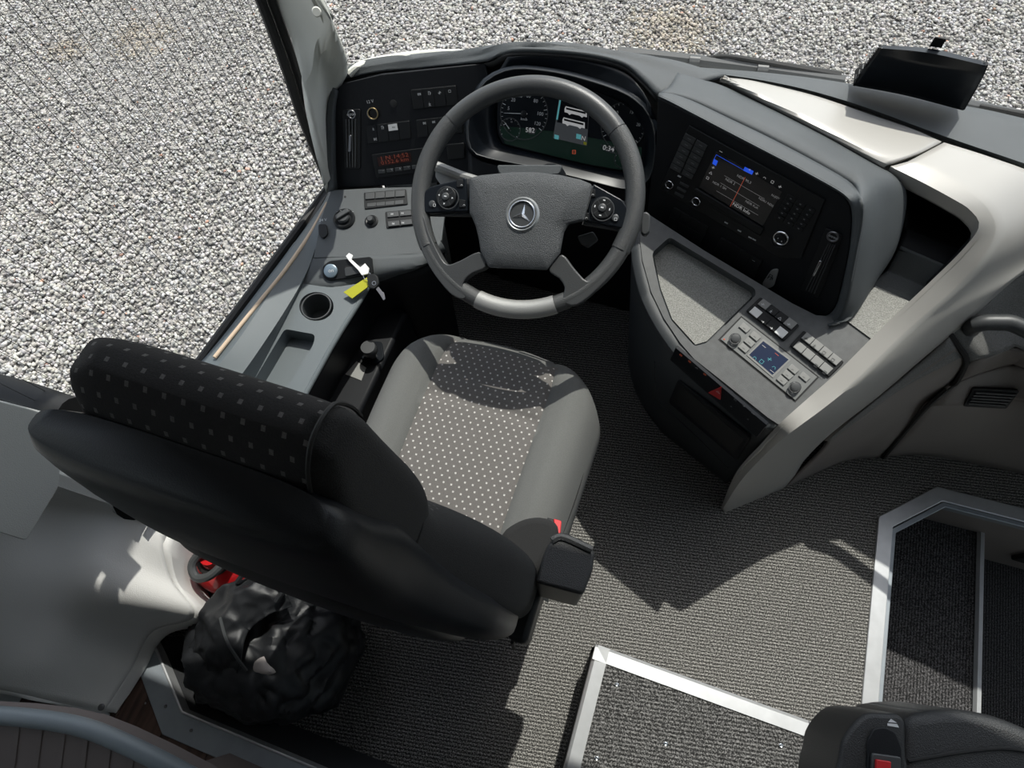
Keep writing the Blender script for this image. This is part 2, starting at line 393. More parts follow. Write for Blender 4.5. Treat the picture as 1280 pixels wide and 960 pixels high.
M['dots'] = dotted('seat_fabric_dotted', (.125, .117, .110), (.50, .485, .46), pitch=.0180, py=.0265, size=.15)
M['dotsshade'] = dotted('headrest_fabric_shaded', (.014, .013, .013), (.105, .10, .097), pitch=.0165, py=.024, size=.15)  # the dotted seat fabric again, with the headrest's shade put into its colours
def woodmat():
    m = mat('wood_floor', (.055, .030, .022), .45); nt = m.node_tree; N = nt.nodes; b = N['Principled BSDF']
    tc = N.new('ShaderNodeTexCoord'); mp = N.new('ShaderNodeMapping'); mp.inputs['Scale'].default_value = (60, 5, 5); nt.links.new(tc.outputs['Object'], mp.inputs[0])
    ns = N.new('ShaderNodeTexNoise'); ns.inputs['Scale'].default_value = 1.5; ns.inputs['Detail'].default_value = 6; nt.links.new(mp.outputs[0], ns.inputs['Vector'])
    rp = N.new('ShaderNodeValToRGB'); e = rp.color_ramp.elements; e[0].position = .3; e[0].color = (.030, .016, .012, 1); e[1].position = .75; e[1].color = (.115, .068, .052, 1)
    nt.links.new(ns.outputs['Fac'], rp.inputs[0]); nt.links.new(rp.outputs[0], b.inputs['Base Color']); return m
M['wood'] = woodmat()
def gravelmat():
    m = mat('gravel_stone', (.4, .39, .37), .9); nt = m.node_tree; N = nt.nodes; b = N['Principled BSDF']
    at = N.new('ShaderNodeAttribute'); at.attribute_name = 'stone'
    ns = N.new('ShaderNodeTexNoise'); ns.inputs['Scale'].default_value = 90; tc = N.new('ShaderNodeTexCoord'); nt.links.new(tc.outputs['Object'], ns.inputs['Vector'])
    r = N.new('ShaderNodeMapRange'); r.inputs['To Min'].default_value = .7; r.inputs['To Max'].default_value = 1.3; nt.links.new(ns.outputs['Fac'], r.inputs['Value'])
    mx = N.new('ShaderNodeMix'); mx.data_type = 'RGBA'; mx.blend_type = 'MULTIPLY'; mx.inputs['Factor'].default_value = 1
    nt.links.new(at.outputs['Color'], mx.inputs['A']); nt.links.new(r.outputs[0], mx.inputs['B']); nt.links.new(mx.outputs['Result'], b.inputs['Base Color']); return m
M['gravel'] = gravelmat()
def groundmat():
    m = mat('ground_grit', (.2, .19, .18), .95); nt = m.node_tree; N = nt.nodes; b = N['Principled BSDF']
    vo = N.new('ShaderNodeTexVoronoi'); vo.inputs['Scale'].default_value = 34; tc = N.new('ShaderNodeTexCoord'); nt.links.new(tc.outputs['Object'], vo.inputs['Vector'])
    rp = N.new('ShaderNodeValToRGB'); e = rp.color_ramp.elements; e[0].color = (.10, .095, .09, 1); e[1].color = (.5, .48, .45, 1)
    sp = N.new('ShaderNodeSeparateColor'); nt.links.new(vo.outputs['Color'], sp.inputs[0]); nt.links.new(sp.outputs[0], rp.inputs[0]); nt.links.new(rp.outputs[0], b.inputs['Base Color'])
    bp = N.new('ShaderNodeBump'); bp.inputs['Strength'].default_value = 1; bp.inputs['Distance'].default_value = .02; bp.invert = True
    nt.links.new(vo.outputs['Distance'], bp.inputs['Height']); nt.links.new(bp.outputs[0], b.inputs['Normal']); return m
M['ground'] = groundmat()
#@@STRUCT
# ================================================================== THE SETTING
GZ = -1.0
struct(box('ground', (-30, -30, GZ-.3), (30, 40, GZ-.012), M['ground'], smooth=False))
def build_gravel():
    bm = bmesh.new(); bmesh.ops.create_icosphere(bm, subdivisions=1, radius=1.0)
    bv = np.array([v.co[:] for v in bm.verts]); bf = np.array([[v.index for v in f.verts] for f in bm.faces]); bm.free()
    n = 300000
    xy = np.stack([rng.uniform(-7.5, 4.2, n), rng.uniform(-.6, 6.4, n)], 1)
    p3 = np.concatenate([xy, np.full((n, 1), GZ)], 1)-np.array([0, 0, HCAM]); c = p3 @ MC
    u = 640+FPX*c[:, 0]/c[:, 2]; v = 480+FPX*c[:, 1]/c[:, 2]
    keep = (c[:, 2] > .1) & (u > -190) & (u < 1470) & (v > -190) & (v < 640) & ((xy[:, 0] < -1.0) | (xy[:, 1] > 1.25))
    # gravel hidden under the dashboard and cab floor is left out
    keep &= ~((u > 470) & (v > 330)) & ~((u > 560) & (v > 250))
    xy = xy[keep]; n = len(xy)
    big = 0.9+0.25*np.sin(xy[:, 0]*1.3+.5)*np.cos(xy[:, 1]*1.1)
    s = rng.uniform(.0062, .0145, n)*big
    sc = s[:, None]*np.stack([rng.uniform(.8, 1.5, n), rng.uniform(.7, 1.15, n), rng.uniform(.5, .85, n)], 1)
    jit = 1+rng.uniform(-.28, .28, (12, 12, 1)); tmpl = bv[None]*jit[:, :, :]
    V = tmpl[rng.integers(0, 12, n)]*sc[:, None, :]
    a = rng.uniform(0, 6.283, n); t = rng.normal(0, .35, n); ca, sa, ct, st = np.cos(a), np.sin(a), np.cos(t), np.sin(t)
    y = V[:, :, 1]*ct[:, None]-V[:, :, 2]*st[:, None]; z = V[:, :, 1]*st[:, None]+V[:, :, 2]*ct[:, None]; x = V[:, :, 0]
    X = x*ca[:, None]-y*sa[:, None]+xy[:, 0:1]; Y = x*sa[:, None]+y*ca[:, None]+xy[:, 1:2]; Z = z+GZ+rng.uniform(-.006, .008, n)[:, None]
    co = np.stack([X, Y, Z], 2).reshape(-1, 3).astype(np.float32)
    fc = (bf[None]+12*np.arange(n)[:, None, None]).reshape(-1).astype(np.int32)
    me = bpy.data.meshes.new('gravel'); me.vertices.add(len(co)); me.vertices.foreach_set('co', co.ravel())
    nf = len(fc)//3; me.loops.add(len(fc)); me.loops.foreach_set('vertex_index', fc); me.polygons.add(nf)
    me.polygons.foreach_set('loop_start', np.arange(nf, dtype=np.int32)*3); me.update(calc_edges=True)
    g = rng.uniform(.22, .60, n)
    tint = np.stack([g*rng.uniform(1.0, 1.09, n), g, g*rng.uniform(.86, 1.0, n)], 1)
    wp = [P(842, 38, GZ), P(178, 48, GZ), P(85, 60, GZ)]
    warm = np.zeros(n, bool)
    for q, r_ in zip(wp, (.42, .34, .22)): warm |= np.hypot(xy[:, 0]-q.x, (xy[:, 1]-q.y)*1.2) < r_*(.35+.65*rng.random(n))
    tint[warm] *= np.array([.93, .86, .76])
    odd = rng.random(n) < .004; tint[odd] *= np.array([1.2, .75, .6])
    col = np.concatenate([tint, np.ones((n, 1))], 1); at = me.attributes.new('stone', 'FLOAT_COLOR', 'POINT')
    at.data.foreach_set('color', np.repeat(col, 12, axis=0).astype(np.float32).ravel())
    me.materials.append(M['gravel']); o = bpy.data.objects.new('gravel', me); C.objects.link(o); BASE[o] = Vector()
    meta(o, 'loose grey and beige gravel spread over the ground outside', 'gravel', kind='stuff')
build_gravel()

XW = -0.90; XL = -1.18; XR = 1.62; YB = -4.2
# carpeted cab floor around the stairwell
st = [P(1110, 655, 0), P(1175, 620, 0), P(1280, 640, 0)]
SX = st[0].x; SY = st[2].y
struct(extr('floor', [(XL, -1.2), (SX, -1.2), (SX, st[0].y), (st[1].x, st[1].y), (XR, SY-.0), (XR, 1.2), (XW, 1.2), (XW, 0), (XL, 0)], -.06, 0, M['carpet'], smooth=False))
# stairwell treads and risers
sw = struct(thing('floor_stairwell', None, None, (1.2, 0, -.7)))
nos = [P(1230, 655, -.22), P(1215, 890, -.22)]; NX = (nos[0].x+nos[1].x)/2
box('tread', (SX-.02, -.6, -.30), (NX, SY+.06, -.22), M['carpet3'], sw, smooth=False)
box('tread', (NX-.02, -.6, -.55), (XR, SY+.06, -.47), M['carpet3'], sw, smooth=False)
box('riser', (SX-.012, -.6, -.22), (SX-.002, st[0].y, -.001), M['felt'], sw, smooth=False)
box('riser', (NX-.03, -.6, -.47), (NX-.012, SY+.06, -.30), M['felt'], sw, smooth=False)
mk('kick_plate', [Vector((st[0].x, st[0].y, -.001)), Vector((st[1].x, st[1].y, -.001)), Vector((XR, SY, -.001)), Vector((XR, SY+.005, -.5)), Vector((st[1].x, st[1].y+.005, -.5)), Vector((st[0].x, st[0].y+.005, -.5))],
   [[0, 1, 4, 5], [1, 2, 3, 4]], M['rightdash'], sw, smooth=False, face_cam=Vector((1.2, 0, 0)), solid=.01)
tube('tread_nosing', [Vector((NX, -.6, -.217)), Vector((NX, SY+.03, -.217))], .011, M['alu'], sw, rs=6)
box('lamp_pocket', (1.36, SY-.02, -.36), (1.58, SY+.02, -.22), M['rubber'], sw, bevel=.006)
# aluminium edging of the stairwell
def edging(name, pts, w, z0, z1, m, inner=None):
    """flat strip of width w on the left of the run of points"""
    L, R = [], []
    for i, p in enumerate(pts):
        a = (pts[i]-pts[i-1]).normalized() if i else None; b = (pts[i+1]-pts[i]).normalized() if i < len(pts)-1 else None
        na = Vector((-a.y, a.x, 0)) if a else None; nb = Vector((-b.y, b.x, 0)) if b else None
        n = nb if na is None else na if nb is None else (na+nb)/(1+na.dot(nb))
        L.append(p+n*w); R.append(p)
    V, F = [], []
    for i in range(len(pts)):
        V += [Vector((R[i].x, R[i].y, z0)), Vector((L[i].x, L[i].y, z0)), Vector((L[i].x, L[i].y, z1)), Vector((R[i].x, R[i].y, z1))]
    F = [[0, 1, 2, 3], [4*len(pts)-4+k for k in (3, 2, 1, 0)]]
    for i in range(len(pts)-1):
        F += [[4*i+k, 4*i+(k+1) % 4, 4*i+4+(k+1) % 4, 4*i+4+k] for k in range(4)]
    return mk(name, V, F, m, bevel=.002, smooth=True)
inner = [Vector((SX+.012, -.6, 0)), Vector((SX+.012, st[0].y-.005, 0)), Vector((st[1].x+.005, st[1].y-.015, 0)), Vector((XR, SY-.015, 0))]
struct(edging('trim_1', inner, .040, -.004, .005, M['alu']))
struct(edging('trim_2', [p+Vector((.013, -.012, 0)) for p in inner], .014, -.03, -.004, M['alud']))
# raised step towards the aisle
PX0, PY0 = P(745, 805, .18).x, P(745, 805, .18).y; PX1 = .70
stp = struct(thing('floor_step', None, None, (.4, -1, 0)))
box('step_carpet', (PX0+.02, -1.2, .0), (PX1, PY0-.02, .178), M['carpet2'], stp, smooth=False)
box('riser', (PX0+.004, -1.2, 0), (PX0+.02, PY0-.004, .165), M['felt'], stp, smooth=False)
box('riser', (PX0+.004, PY0-.02, 0), (PX1, PY0-.004, .165), M['felt'], stp, smooth=False)
def nosing(name, a, b, inw):                        # angle profile over a step edge
    d = (b-a).normalized(); up = Vector((0, 0, 1)); prof = [(0, -.03), (0, -.006), (.006, 0), (.034, .002), (.034, -.004), (.004, -.006), (.004, -.03)]
    V = [q+inw*x+up*z for q in (a, b) for x, z in prof]; k = len(prof)
    return mk(name, V, [[i, (i+1) % k, k+(i+1) % k, k+i] for i in range(k)]+[list(range(k)), list(range(k, 2*k))[::-1]], M['alu'], stp, smooth=False)
nosing('nosing', Vector((PX0, PY0, .18)), Vector((PX0, -1.2, .18)), Vector((1, 0, 0)))
nosing('nosing', Vector((PX0, PY0, .18)), Vector((.60, PY0, .18)), Vector((0, -1, 0)))
nosing('nosing', Vector((.602, PY0, .18)), Vector((PX1, PY0, .18)), Vector((0, -1, 0)))
for q in ((771, 856), (746, 948), (976, 932), (832, 930)):
    lathe('screw', P(*q, .178), Vector((0, 0, 1)), [(.0045, 0), (.0045, .0012), (.003, .002), (.001, .0012)], M['chrome'], stp, seg=10)
# passenger floor of dark planks behind the driver
tr = [P(176, 803, .2), P(190, 797, .2), P(226, 890, .2), P(392, 960, .2)]
d = (tr[3]-tr[2]).normalized(); far = tr[2]+d*((PX0-tr[2].x)/d.x)
wf = struct(thing('floor_passenger', None, None, (-.6, -1, 0)))
edge = lambda x: tr[2].y+(x-tr[2].x)*d.y/d.x if x > tr[2].x else tr[2].y+(x-tr[2].x)*(tr[1].y-tr[2].y)/(tr[1].x-tr[2].x)
pw = .125
for i, x0 in enumerate(np.arange(XL, PX0-.01, pw)):
    x1 = min(x0+pw, PX0); ya, yb = edge(x0+.03)-.035, edge(x1+.03)-.035
    if x0 < tr[1].x: ya = yb = -.20
    V, F = prism_geo([Vector((x0+.0008, -2.2, 0)), Vector((x1-.0008, -2.2, 0)), Vector((x1-.0008, yb, 0)), Vector((x0+.0008, ya, 0))], Vector((0, 0, 1)), .17, .1935)
    mk('plank', V, F, M['wood'], wf, smooth=False, bevel=.001)
# dark felt riser and the aluminium trim on its edge
ris = [tr[1], tr[2], far]
V = []
for p in ris: V += [Vector((p.x, p.y, .194)), Vector((p.x+.02, p.y+.02, 0))]
mk('felt_riser', V, [[0, 2, 3, 1], [2, 4, 5, 3]], M['felt'], wf, face_cam=Vector((0, .3, .5)), solid=.01, smooth=False)
struct(edging('trim_3', [far, tr[2], tr[1]], .055, .188, .2, M['alud']))
struct(edging('trim_4', [far+Vector((0, .004, 0)), tr[2]+Vector((.004, .004, 0)), tr[1]+Vector((.004, 0, 0))], .006, .17, .203, M['alu']))
for q in ((207, 883), (239, 913), (182, 816)):
    lathe('screw', P(*q, .2), Vector((0, 0, 1)), [(.004, 0), (.004, .001), (.002, .0012)], M['steel'], wf, seg=10)
lathe('screw', P(182, 879, .194), Vector((0, 0, 1)), [(.0025, 0), (.0025, .001), (.001, .0012)], M['chrome'], wf, seg=8)
# body shell: left wall, right wall, rear wall, roof, header, outer front
WB = lambda y: .62 if y < .318 else .62-.07*(y-.318)/.58        # lower window line
wl_ = struct(thing('wall_left', None, None, (XW, 0, -.7)))
mk('lower_panel', [Vector((XW-.02, .0, -.75)), Vector((XW-.02, 1.06, -.75)), Vector((XW-.02, 1.06, .46)), Vector((XW-.02, .90, .475)), Vector((XW-.02, .318, .55)), Vector((XW-.02, .0, .59))],
   [[0, 1, 2, 3, 4, 5]], M['wallgrey'], wl_, face_cam=CAM, solid=.03, smooth=False)
mk('rear_panel', [Vector((XL, YB, -.75)), Vector((XL, .0, -.75)), Vector((XL, .0, .86)), Vector((XL, YB, .86)), Vector((XW-.02, .0, .875)), Vector((XW-.02, YB, .875))],
   [[0, 1, 2, 3], [3, 2, 4, 5]], M['wallgrey'], wl_, face_cam=CAM, solid=.02, smooth=False)
mk('panel_return', [Vector((XL, .0, -.75)), Vector((XW-.02, .0, -.75)), Vector((XW-.02, .0, .86)), Vector((XL, .0, .86))], [[0, 1, 2, 3]], M['wallgrey'], wl_, face_cam=CAM, solid=.02, smooth=False)
box('roof_rail', (XW-.03, YB, 1.72), (XW+.02, 1.0, 2.2), M['ceil'], wl_, smooth=False)
box('window_post', (XW-.03, -.30, .88), (XW, -.22, 1.75), M['rubber'], wl_, smooth=False)
wr = struct(thing('wall_right', None, None, (XR, 0, -.7)))
box('lower_panel', (XR, YB, -.75), (XR+.03, -.1, .75), M['wallgrey'], wr, smooth=False)
box('roof_rail', (XR-.02, YB, 1.72), (XR+.03, 1.0, 2.2), M['ceil'], wr, smooth=False)
struct(box('wall_rear', (XW-.03, YB-.05, -.75), (XR+.03, YB, 2.2), M['wallgrey'], smooth=False))
struct(box('ceiling', (XW-.03, YB, 2.12), (XR+.03, .78, 2.2), M['ceil'], smooth=False))
struct(extr('floor_rear', [(XL, YB), (XR, YB), (XR, -2.2), (XL, -2.2)], .1, .19, M['wood'], smooth=False))
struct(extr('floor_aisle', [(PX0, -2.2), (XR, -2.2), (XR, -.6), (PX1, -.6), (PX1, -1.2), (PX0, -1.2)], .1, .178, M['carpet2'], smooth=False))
box('window_glass', (XW-.012, YB, .8), (XW-.008, -.30, 1.72), M['glass'], wl_, smooth=False)
box('window_glass', (XR+.008, YB, .75), (XR+.012, -.1, 1.72), M['tint'], wr, smooth=False)
door = struct(thing('door_1', None, None, (XR, .4, -.6)))
box('door_frame', (XR, -.1, -.6), (XR+.03, -.04, 2.0), M['rubber'], door, smooth=False)
box('door_frame', (XR, .80, -.6), (XR+.03, .88, 2.0), M['rubber'], door, smooth=False)
box('door_pane', (XR+.01, -.04, -.6), (XR+.014, .80, 2.0), M['doorglass'], door, smooth=False)
wsb = lambda x: 1.275-.2*((x-.35)/1.1)**2
wst = lambda x: wsb(x)-.40
xs = [XW+.06+(XR-.04-XW-.06)*k/30 for k in range(31)]
ws = struct(thing('window_2', None, None, (.35, 1.2, .78)))
V = []
for k in range(9):
    t = k/8
    for x in xs: V.append(Vector((x, wsb(x)*(1-t)+wst(x)*t+.03*math.sin(math.pi*t), .80+1.27*t)))
mk('windscreen_glass', V, grid_faces(9, 31), M['glass'], ws, face_cam=CAM)
tube('lower_seal', [Vector((x, wsb(x)+.004, .795)) for x in xs], .012, M['rubber'], ws, rs=8)
tube('upper_seal', [Vector((x, wst(x), 2.07)) for x in xs], .02, M['rubber'], ws, rs=8)
V = []
for x in xs: V += [Vector((x, wst(x)+.02, 2.05)), Vector((x, wst(x)+.0, 2.22)), Vector((x, .70, 2.16))]
mk('wall_front_header', V, [[3*i+k, 3*i+3+k, 3*i+4+k, 3*i+1+k] for i in range(30) for k in (0, 1)], M['ceil'], face_cam=CAM, solid=.02)
struct(bpy.data.objects['wall_front_header'])
V = []
for x in xs: V += [Vector((x, wsb(x)+.03, .79)), Vector((x, wsb(x)+.05, -.7))]
struct(mk('wall_front', V, [[2*i, 2*i+1, 2*i+3, 2*i+2] for i in range(30)], M['wallgrey'], face_cam=Vector((.3, 5, 0)), solid=.02))
# small dark sticker on the windscreen over the sensor housing
stick = Plane(Vector((.3, wsb(.3)-.10, 1.10)), Vector((.5, wsb(.5)-.10, 1.10)), Vector((.4, wsb(.4)-.19, 1.42)))
prism('sticker', [(1169, 46), (1183, 48.5), (1177, 59.5), (1162, 57)], stick, -.001, .001, M['rubber'], ws, smooth=False)
# left side window with heating wires and seal
w1 = struct(thing('window_1', None, None, (XW, .4, .55)))
GX = XW-.012
mk('window_pane', [Vector((GX, -.22, .87)), Vector((GX, 0, .87)), Vector((GX, 0, .62)), Vector((GX, .318, .59)), Vector((GX, .92, .51)), Vector((GX, 1.0, 1.72)), Vector((GX, -.22, 1.72))], [[0, 1, 2, 3, 4, 5, 6]], M['glass'], w1, face_cam=CAM, smooth=False)
G = []
for k in range(46):
    y = .01+k*.0205; G.append(box_geo((GX+.001, y-.0004, .63-.12*max(0, y-.3)), (GX+.0017, y+.0004, 1.72)))
V, F = join_geo(G); hw = mk('heating_wires', V, F, M['rubber'], w1, smooth=False); hw['kind'] = 'stuff'
sealp = [Vector((XW-.006, .02, .64)), Vector((XW-.006, .15, .628)), Vector((XW-.006, .318, .612)), Vector((XW-.006, .6, .575)), Vector((XW-.006, .88, .54)), Vector((XW-.006, .915, .56)), Vector((XW-.006, .93, .75)), Vector((XW-.006, .962, 1.0)), Vector((XW-.006, 1.0, 1.72))]
tube('window_seal', sealp, .011, M['rubber'], w1, n=60, rs=8)
tube('window_seal', [p+Vector((.012, .018, -.004)) for p in sealp[4:]], .010, M['rubber'], w1, n=40, rs=8)
# A-pillar trim
pl_ = [[(415, 236, .60), (411, 215, .66), (381, 110, .85), (346, 0, 1.0), Vector((XW+.02, .97, 1.5)), Vector((XW+.02, .9, 2.12))],
       [(412, 226, .63), (408, 190, .69), (388, 80, .89), (365, 0, 1.01), Vector((XW+.04, .93, 1.5)), Vector((XW+.04, .86, 2.12))],
       [(412, 160, .72), (410, 112, .79), (398, 60, .92), (378, 0, 1.02), Vector((XW+.06, .92, 1.5)), Vector((XW+.06, .84, 2.12))],
       [(424, 108, .78), (436, 84, .83), (420, 40, .96), (402, 0, 1.05), Vector((XW+.085, .92, 1.5)), Vector((XW+.085, .80, 2.12))],
       [Vector((XW+.075, 1.06, .78)), Vector((XW+.06, 1.06, .83)), Vector((XW+.06, 1.06, .96)), Vector((XW+.06, 1.05, 1.05)), Vector((XW+.06, .99, 1.5)), Vector((XW+.06, .84, 2.12))]]
tp = struct(loft('trim_5', pl_, M['pillar'], nu=30, nv=24, solid=.02))
hk = P(398, 21, 1.035); lathe('coat_hook', hk+Vector((-.01, .012, 0)), (CAM-hk).normalized(), [(.005, 0), (.005, .022), (.009, .026), (.007, .031)], M['pillar'], tp, seg=14)
#@@DASH
# ================================================================== DASHBOARD
PLL = Plane((420, 234, .60), (585, 225, .625), (430, 105, .80))       # black panel left of the wheel
PLP = Plane((825, 130, .88), (1060, 258, .868), (1045, 392, .652))      # black panel of the right pod
PLC = Plane((850, 425, .60), (968, 552, .565), (1050, 460, .62))      # centre console top
PLF = Plane(P(850, 425, .60), P(965, 550, .565), P(850, 425, .60)-Vector((-.02, -.03, .4)))   # console front face
PLS = Plane((415, 240, .615), (520, 234, .615), (430, 318, .585))     # light switch surface
PLE = Plane((375, 355, .565), (455, 370, .555), (330, 470, .555))     # sill with cup holder
PLK = Plane((600, 196, .69), (790, 226, .69), (700, 95, .845))        # instrument cluster face
dash = thing('dashboard', 'grey and black wraparound bus dashboard with silver side beam in front of the driver', 'dashboard', (0, 1.0, 0))
# --- top pad (one soft surface from the left corner over the cluster hood to the pod)
padA = [(428, 96, .79), (441, 86, .805), (475, 77, .815), (531, 72, .825), (587, 66, .84), (640, 59.5, .868), (711, 60, .872), (770, 69, .86), (840, 80, .85), (905, 98, .85)]
def hid(row): return [Vector((p.x*1.02, min(wsb(p.x)-.02, p.y+.13), min(p.z-.05, .79))) for p in [to3(q) for q in row]]
padB = [(415, 108, .775), (428, 100, .785), (475, 90.5, .80), (531, 85.5, .81), (606, 78, .84), (641, 66, .872), (720, 69.5, .874), (775, 81, .865), (800, 99, .855), (822, 122, .845)]
loft('top_pad', [hid(padA), padA, [tuple((a+b)/2 for a, b in zip(p, q)) for p, q in zip(padA, padB)], padB], M['dash'], dash, nu=60, nv=14)
loft('pad_lip', [padB, [(q[0]+2, q[1]+5, q[2]-.012) for q in padB], [(q[0]+2, q[1]+5, q[2]-.05) for q in padB]], M['rubber'], dash, nu=60, nv=6, solid=.004)
tube('windscreen_rim', [(436, 93, .80), (450, 82, .81), (475, 75, .81), (520, 68.5, .81), (560, 66.5, .81), (600, 68, .80)], .009, M['pillar'], dash, n=24)
# --- left panel
lp = [(413, 236), (412, 200), (413, 140), (417, 115), (430, 104), (475, 93), (531, 87), (606, 79), (612, 100), (596, 150), (590, 226)]
prism('left_panel', lp, PLL, -.03, 0, M['panel'], dash, bevel=.002)
loft('left_panel_frame', [[(411, 240, .615), (407, 200, .672), (408, 140, .755), (415, 108, .795)], [(418, 238, .615), (415, 200, .674), (416, 140, .757), (421, 112, .792)], [(422, 236, .600), (420, 200, .66), (421, 140, .745), (425, 116, .78)]], M['dash'], dash, nu=20, nv=8)
def vent(quad, slatq, pl, par, n=5, horiz=False):
    v = prism('air_vent', rounded(quad, 3), pl, 0, .003, M['bswitch'], par, bevel=.001)
    a, b, c, e = slatq
    prism('vent_opening', slatq, pl, .0031, .0033, M['rubber'], v, smooth=False)
    for i in range(n):
        s0, s1 = (i+.18)/n, (i+.62)/n
        poly = [quad_pts(slatq, pl, s0, 0), quad_pts(slatq, pl, s1, 0), quad_pts(slatq, pl, s1, 1), quad_pts(slatq, pl, s0, 1)]
        prism('slat', poly, pl, .003, .007, M['gswitch'], v)
    return v
v = vent([(428, 137), (451, 136), (451, 211), (431, 211)], [(432, 149), (447.5, 148.5), (447, 208), (434, 208)], PLL, dash, 4)
prism('vent_tab', rounded([(437.5, 168), (441, 168), (440, 189), (436.5, 189)], 1.5), PLL, .004, .010, M['steel'], v, bevel=.001)
ring('vent_wheel', PLL.at(439.5, 143, .004), PLL.n, .0085, .0018, M['steel'], v, seg=20, rs=6, flat=1)
text('vent_marks', 'oooo', (434, 145), (445, 144), PLL, M['print'], v, .0065)
# 12 V socket and blank plug
s = lathe('power_socket', PLL.at(466, 142), PLL.n, [(.0135, 0), (.0135, .004), (.0115, .005), (.0105, .003), (.010, -.004)], M['steel'], dash, seg=28)
lathe('socket_core', PLL.at(466, 142), PLL.n, [(.0102, .0005), (.0102, .001), (.004, .0015)], M['rubber'], s, seg=20)
ring('socket_ring', PLL.at(466, 142, .005), PLL.n, .0122, .0014, mat('brass_ring', (.5, .38, .2), .3, metal=.9), s, seg=28, rs=6)
text('socket_lettering', '12 V', (459.3, 129.5), (467.5, 128), PLL, M['print'], s)
lathe('blank_plug', PLL.at(492, 129.5), PLL.n, [(.0085, 0), (.0085, .001), (.006, .0015)], M['rubber'], dash, seg=20)
def switchbank(q, nx, pl, par, icons, plate=.002, name='switch_bank', m=None, ny=1):
    b = prism(name, rounded(q, 2), pl, 0, plate, M['bswitch'], par, bevel=.0008)
    buttons('switch_button', q, nx, ny, pl, plate, plate+.0015, m or M['bswitch'], b, gap=.03, bevel=.0005)
    for (px, py, kind, sz) in icons: strokes('pictogram', ICON[kind], (px, py), sz, pl, M['print'], b, h=plate+.0022, up=-.12)
    return b
switchbank([(513.5, 112), (570, 106.5), (573, 131), (517, 137)], 4, PLL, dash, [(524, 117.5, 'bus', .007), (537, 116.5, 'door', .007), (549.5, 116, 'fan', .007), (562, 114, 'sq', .006), (537, 130, 'man', .008)])
b = switchbank([(457, 157), (512, 150.5), (514.5, 173), (460, 180)], 4, PLL, dash, [(466.5, 161, 'man', .007), (478.5, 159.5, 'door', .007), (469, 174, 'lamp', .008)])
prism('white_sticker', [(485.5, 155.5), (496.5, 154), (498, 162), (486.5, 163.5)], PLL, .0036, .0040, M['white'], b, smooth=False)
strokes('sticker_writing', [((.1, .5), (.9, .5)), ((.2, .4), (.3, .6)), ((.6, .4), (.7, .6))], (492, 159), .009, PLL, M['gswitch'], b, h=.0044)
switchbank([(520, 149.5), (577, 143.5), (579, 166), (522, 172.5)], 4, PLL, dash, [(530.5, 154, 'lamp', .007), (542, 152.5, 'lamp', .007)])
switchbank([(558, 180), (580, 178), (582, 198), (560, 200)], 1, PLL, dash, [])
# tachograph
tq = [(464.5, 193), (540, 183), (545, 212), (471.5, 222.5)]
tacho = thing('tachograph', 'black slot-in tachograph with dim orange display in the panel left of the wheel', 'tachograph', PLL.at(500, 222))
prism('housing', rounded(tq, 2), PLL, .0003, .005, M['bswitch'], tacho, bevel=.001)
prism('display', [(472, 196.5), (514, 190.5), (515, 201.5), (474.5, 207.5)], PLL, .005, .0056, M['tachobg'], tacho, smooth=False)
text('display_lettering', '1 N 14:52', (477, 200.5), (511, 195.5), PLL, M['amber'], tacho, .0062, tall=.72)
text('display_lettering', '0152.6 km', (477, 206), (511, 200.8), PLL, M['amber'], tacho, .0062, tall=.72)
for k in range(6): prism('key', [(473.5+k*10.5, 212-k*1.45), (482+k*10.5, 211-k*1.45), (482.5+k*10.5, 215.5-k*1.45), (474+k*10.5, 216.5-k*1.45)], PLL, .005, .007, M['gswitch'], tacho, bevel=.0006)
for k, ic in enumerate(['bar', 'tri', 'tri', 'bar']): strokes('pictogram', ICON[ic], (479+k*10.5, 213.3-k*1.45), .0035, PLL, M['print'], tacho, h=.0075, up=-.12)
# --- light switch surface and sill on the left
leftsurf = [(408, 246), (416, 237), (470, 235), (523, 233), (545, 300), (536, 318), (500, 322), (421, 330), (400, 290)]
holed('light_switch_shelf', [(402, 272), (414, 238), (470, 235), (560, 233), (552, 300), (530, 316), (470, 320), (392, 322)], [], PLS, M['dash'], dash, thick=.01)
loft('shelf_drop', [[(392, 321, .583), (430, 320, .584), (480, 319, .585), (530, 315, .587), (550, 300, .59)], [(384, 336, .577), (428, 338, .574), (478, 338, .572), (530, 330, .575), (554, 306, .58)],
      [(376, 356, .563), (420, 360, .558), (468, 352, .545), (525, 335, .55), (557, 312, .56)], [(376, 358, .55), (420, 362, .53), (470, 358, .50), (525, 340, .49), (560, 318, .50)]], M['dash'], dash, nu=30, nv=14)
# sill plate with cup holder and coin tray
cup = [(395.5+21.5*math.cos(a), 383+18*math.sin(a)) for a in [2*math.pi*k/36 for k in range(36)]]
tray = rounded([(356, 411), (394, 418), (392, 430), (362, 480), (330, 500), (313, 483)], 5)
holed('sill_plate', [(374, 354), (425, 358), (464, 352), (449, 378), (420, 424), (392, 474), (375, 505), (300, 510), (330, 440), (352, 394)], [cup, tray], PLE, M['ledge'], dash, thick=.006)
recess('cup_holder', cup, PLE, .075, M['dash'], dash, taper=.12)
ring('cup_rim', PLE.at(395.5, 383, .001), PLE.n, .0345, .0022, M['gswitch'], dash, seg=40, rs=6)
recess('coin_tray', tray, PLE, .042, M['ledge'], dash, taper=.05)
tube('sill_edge', [PLE.at(*q, -.004) for q in ((464, 352), (449, 378), (420, 424), (392, 474), (375, 505))], .006, M['ledge'], dash, n=24)
e_ = [PLE.at(*q, -.006) for q in ((558, 318), (525, 338), (464, 352), (449, 378), (420, 424), (392, 474), (375, 505))]
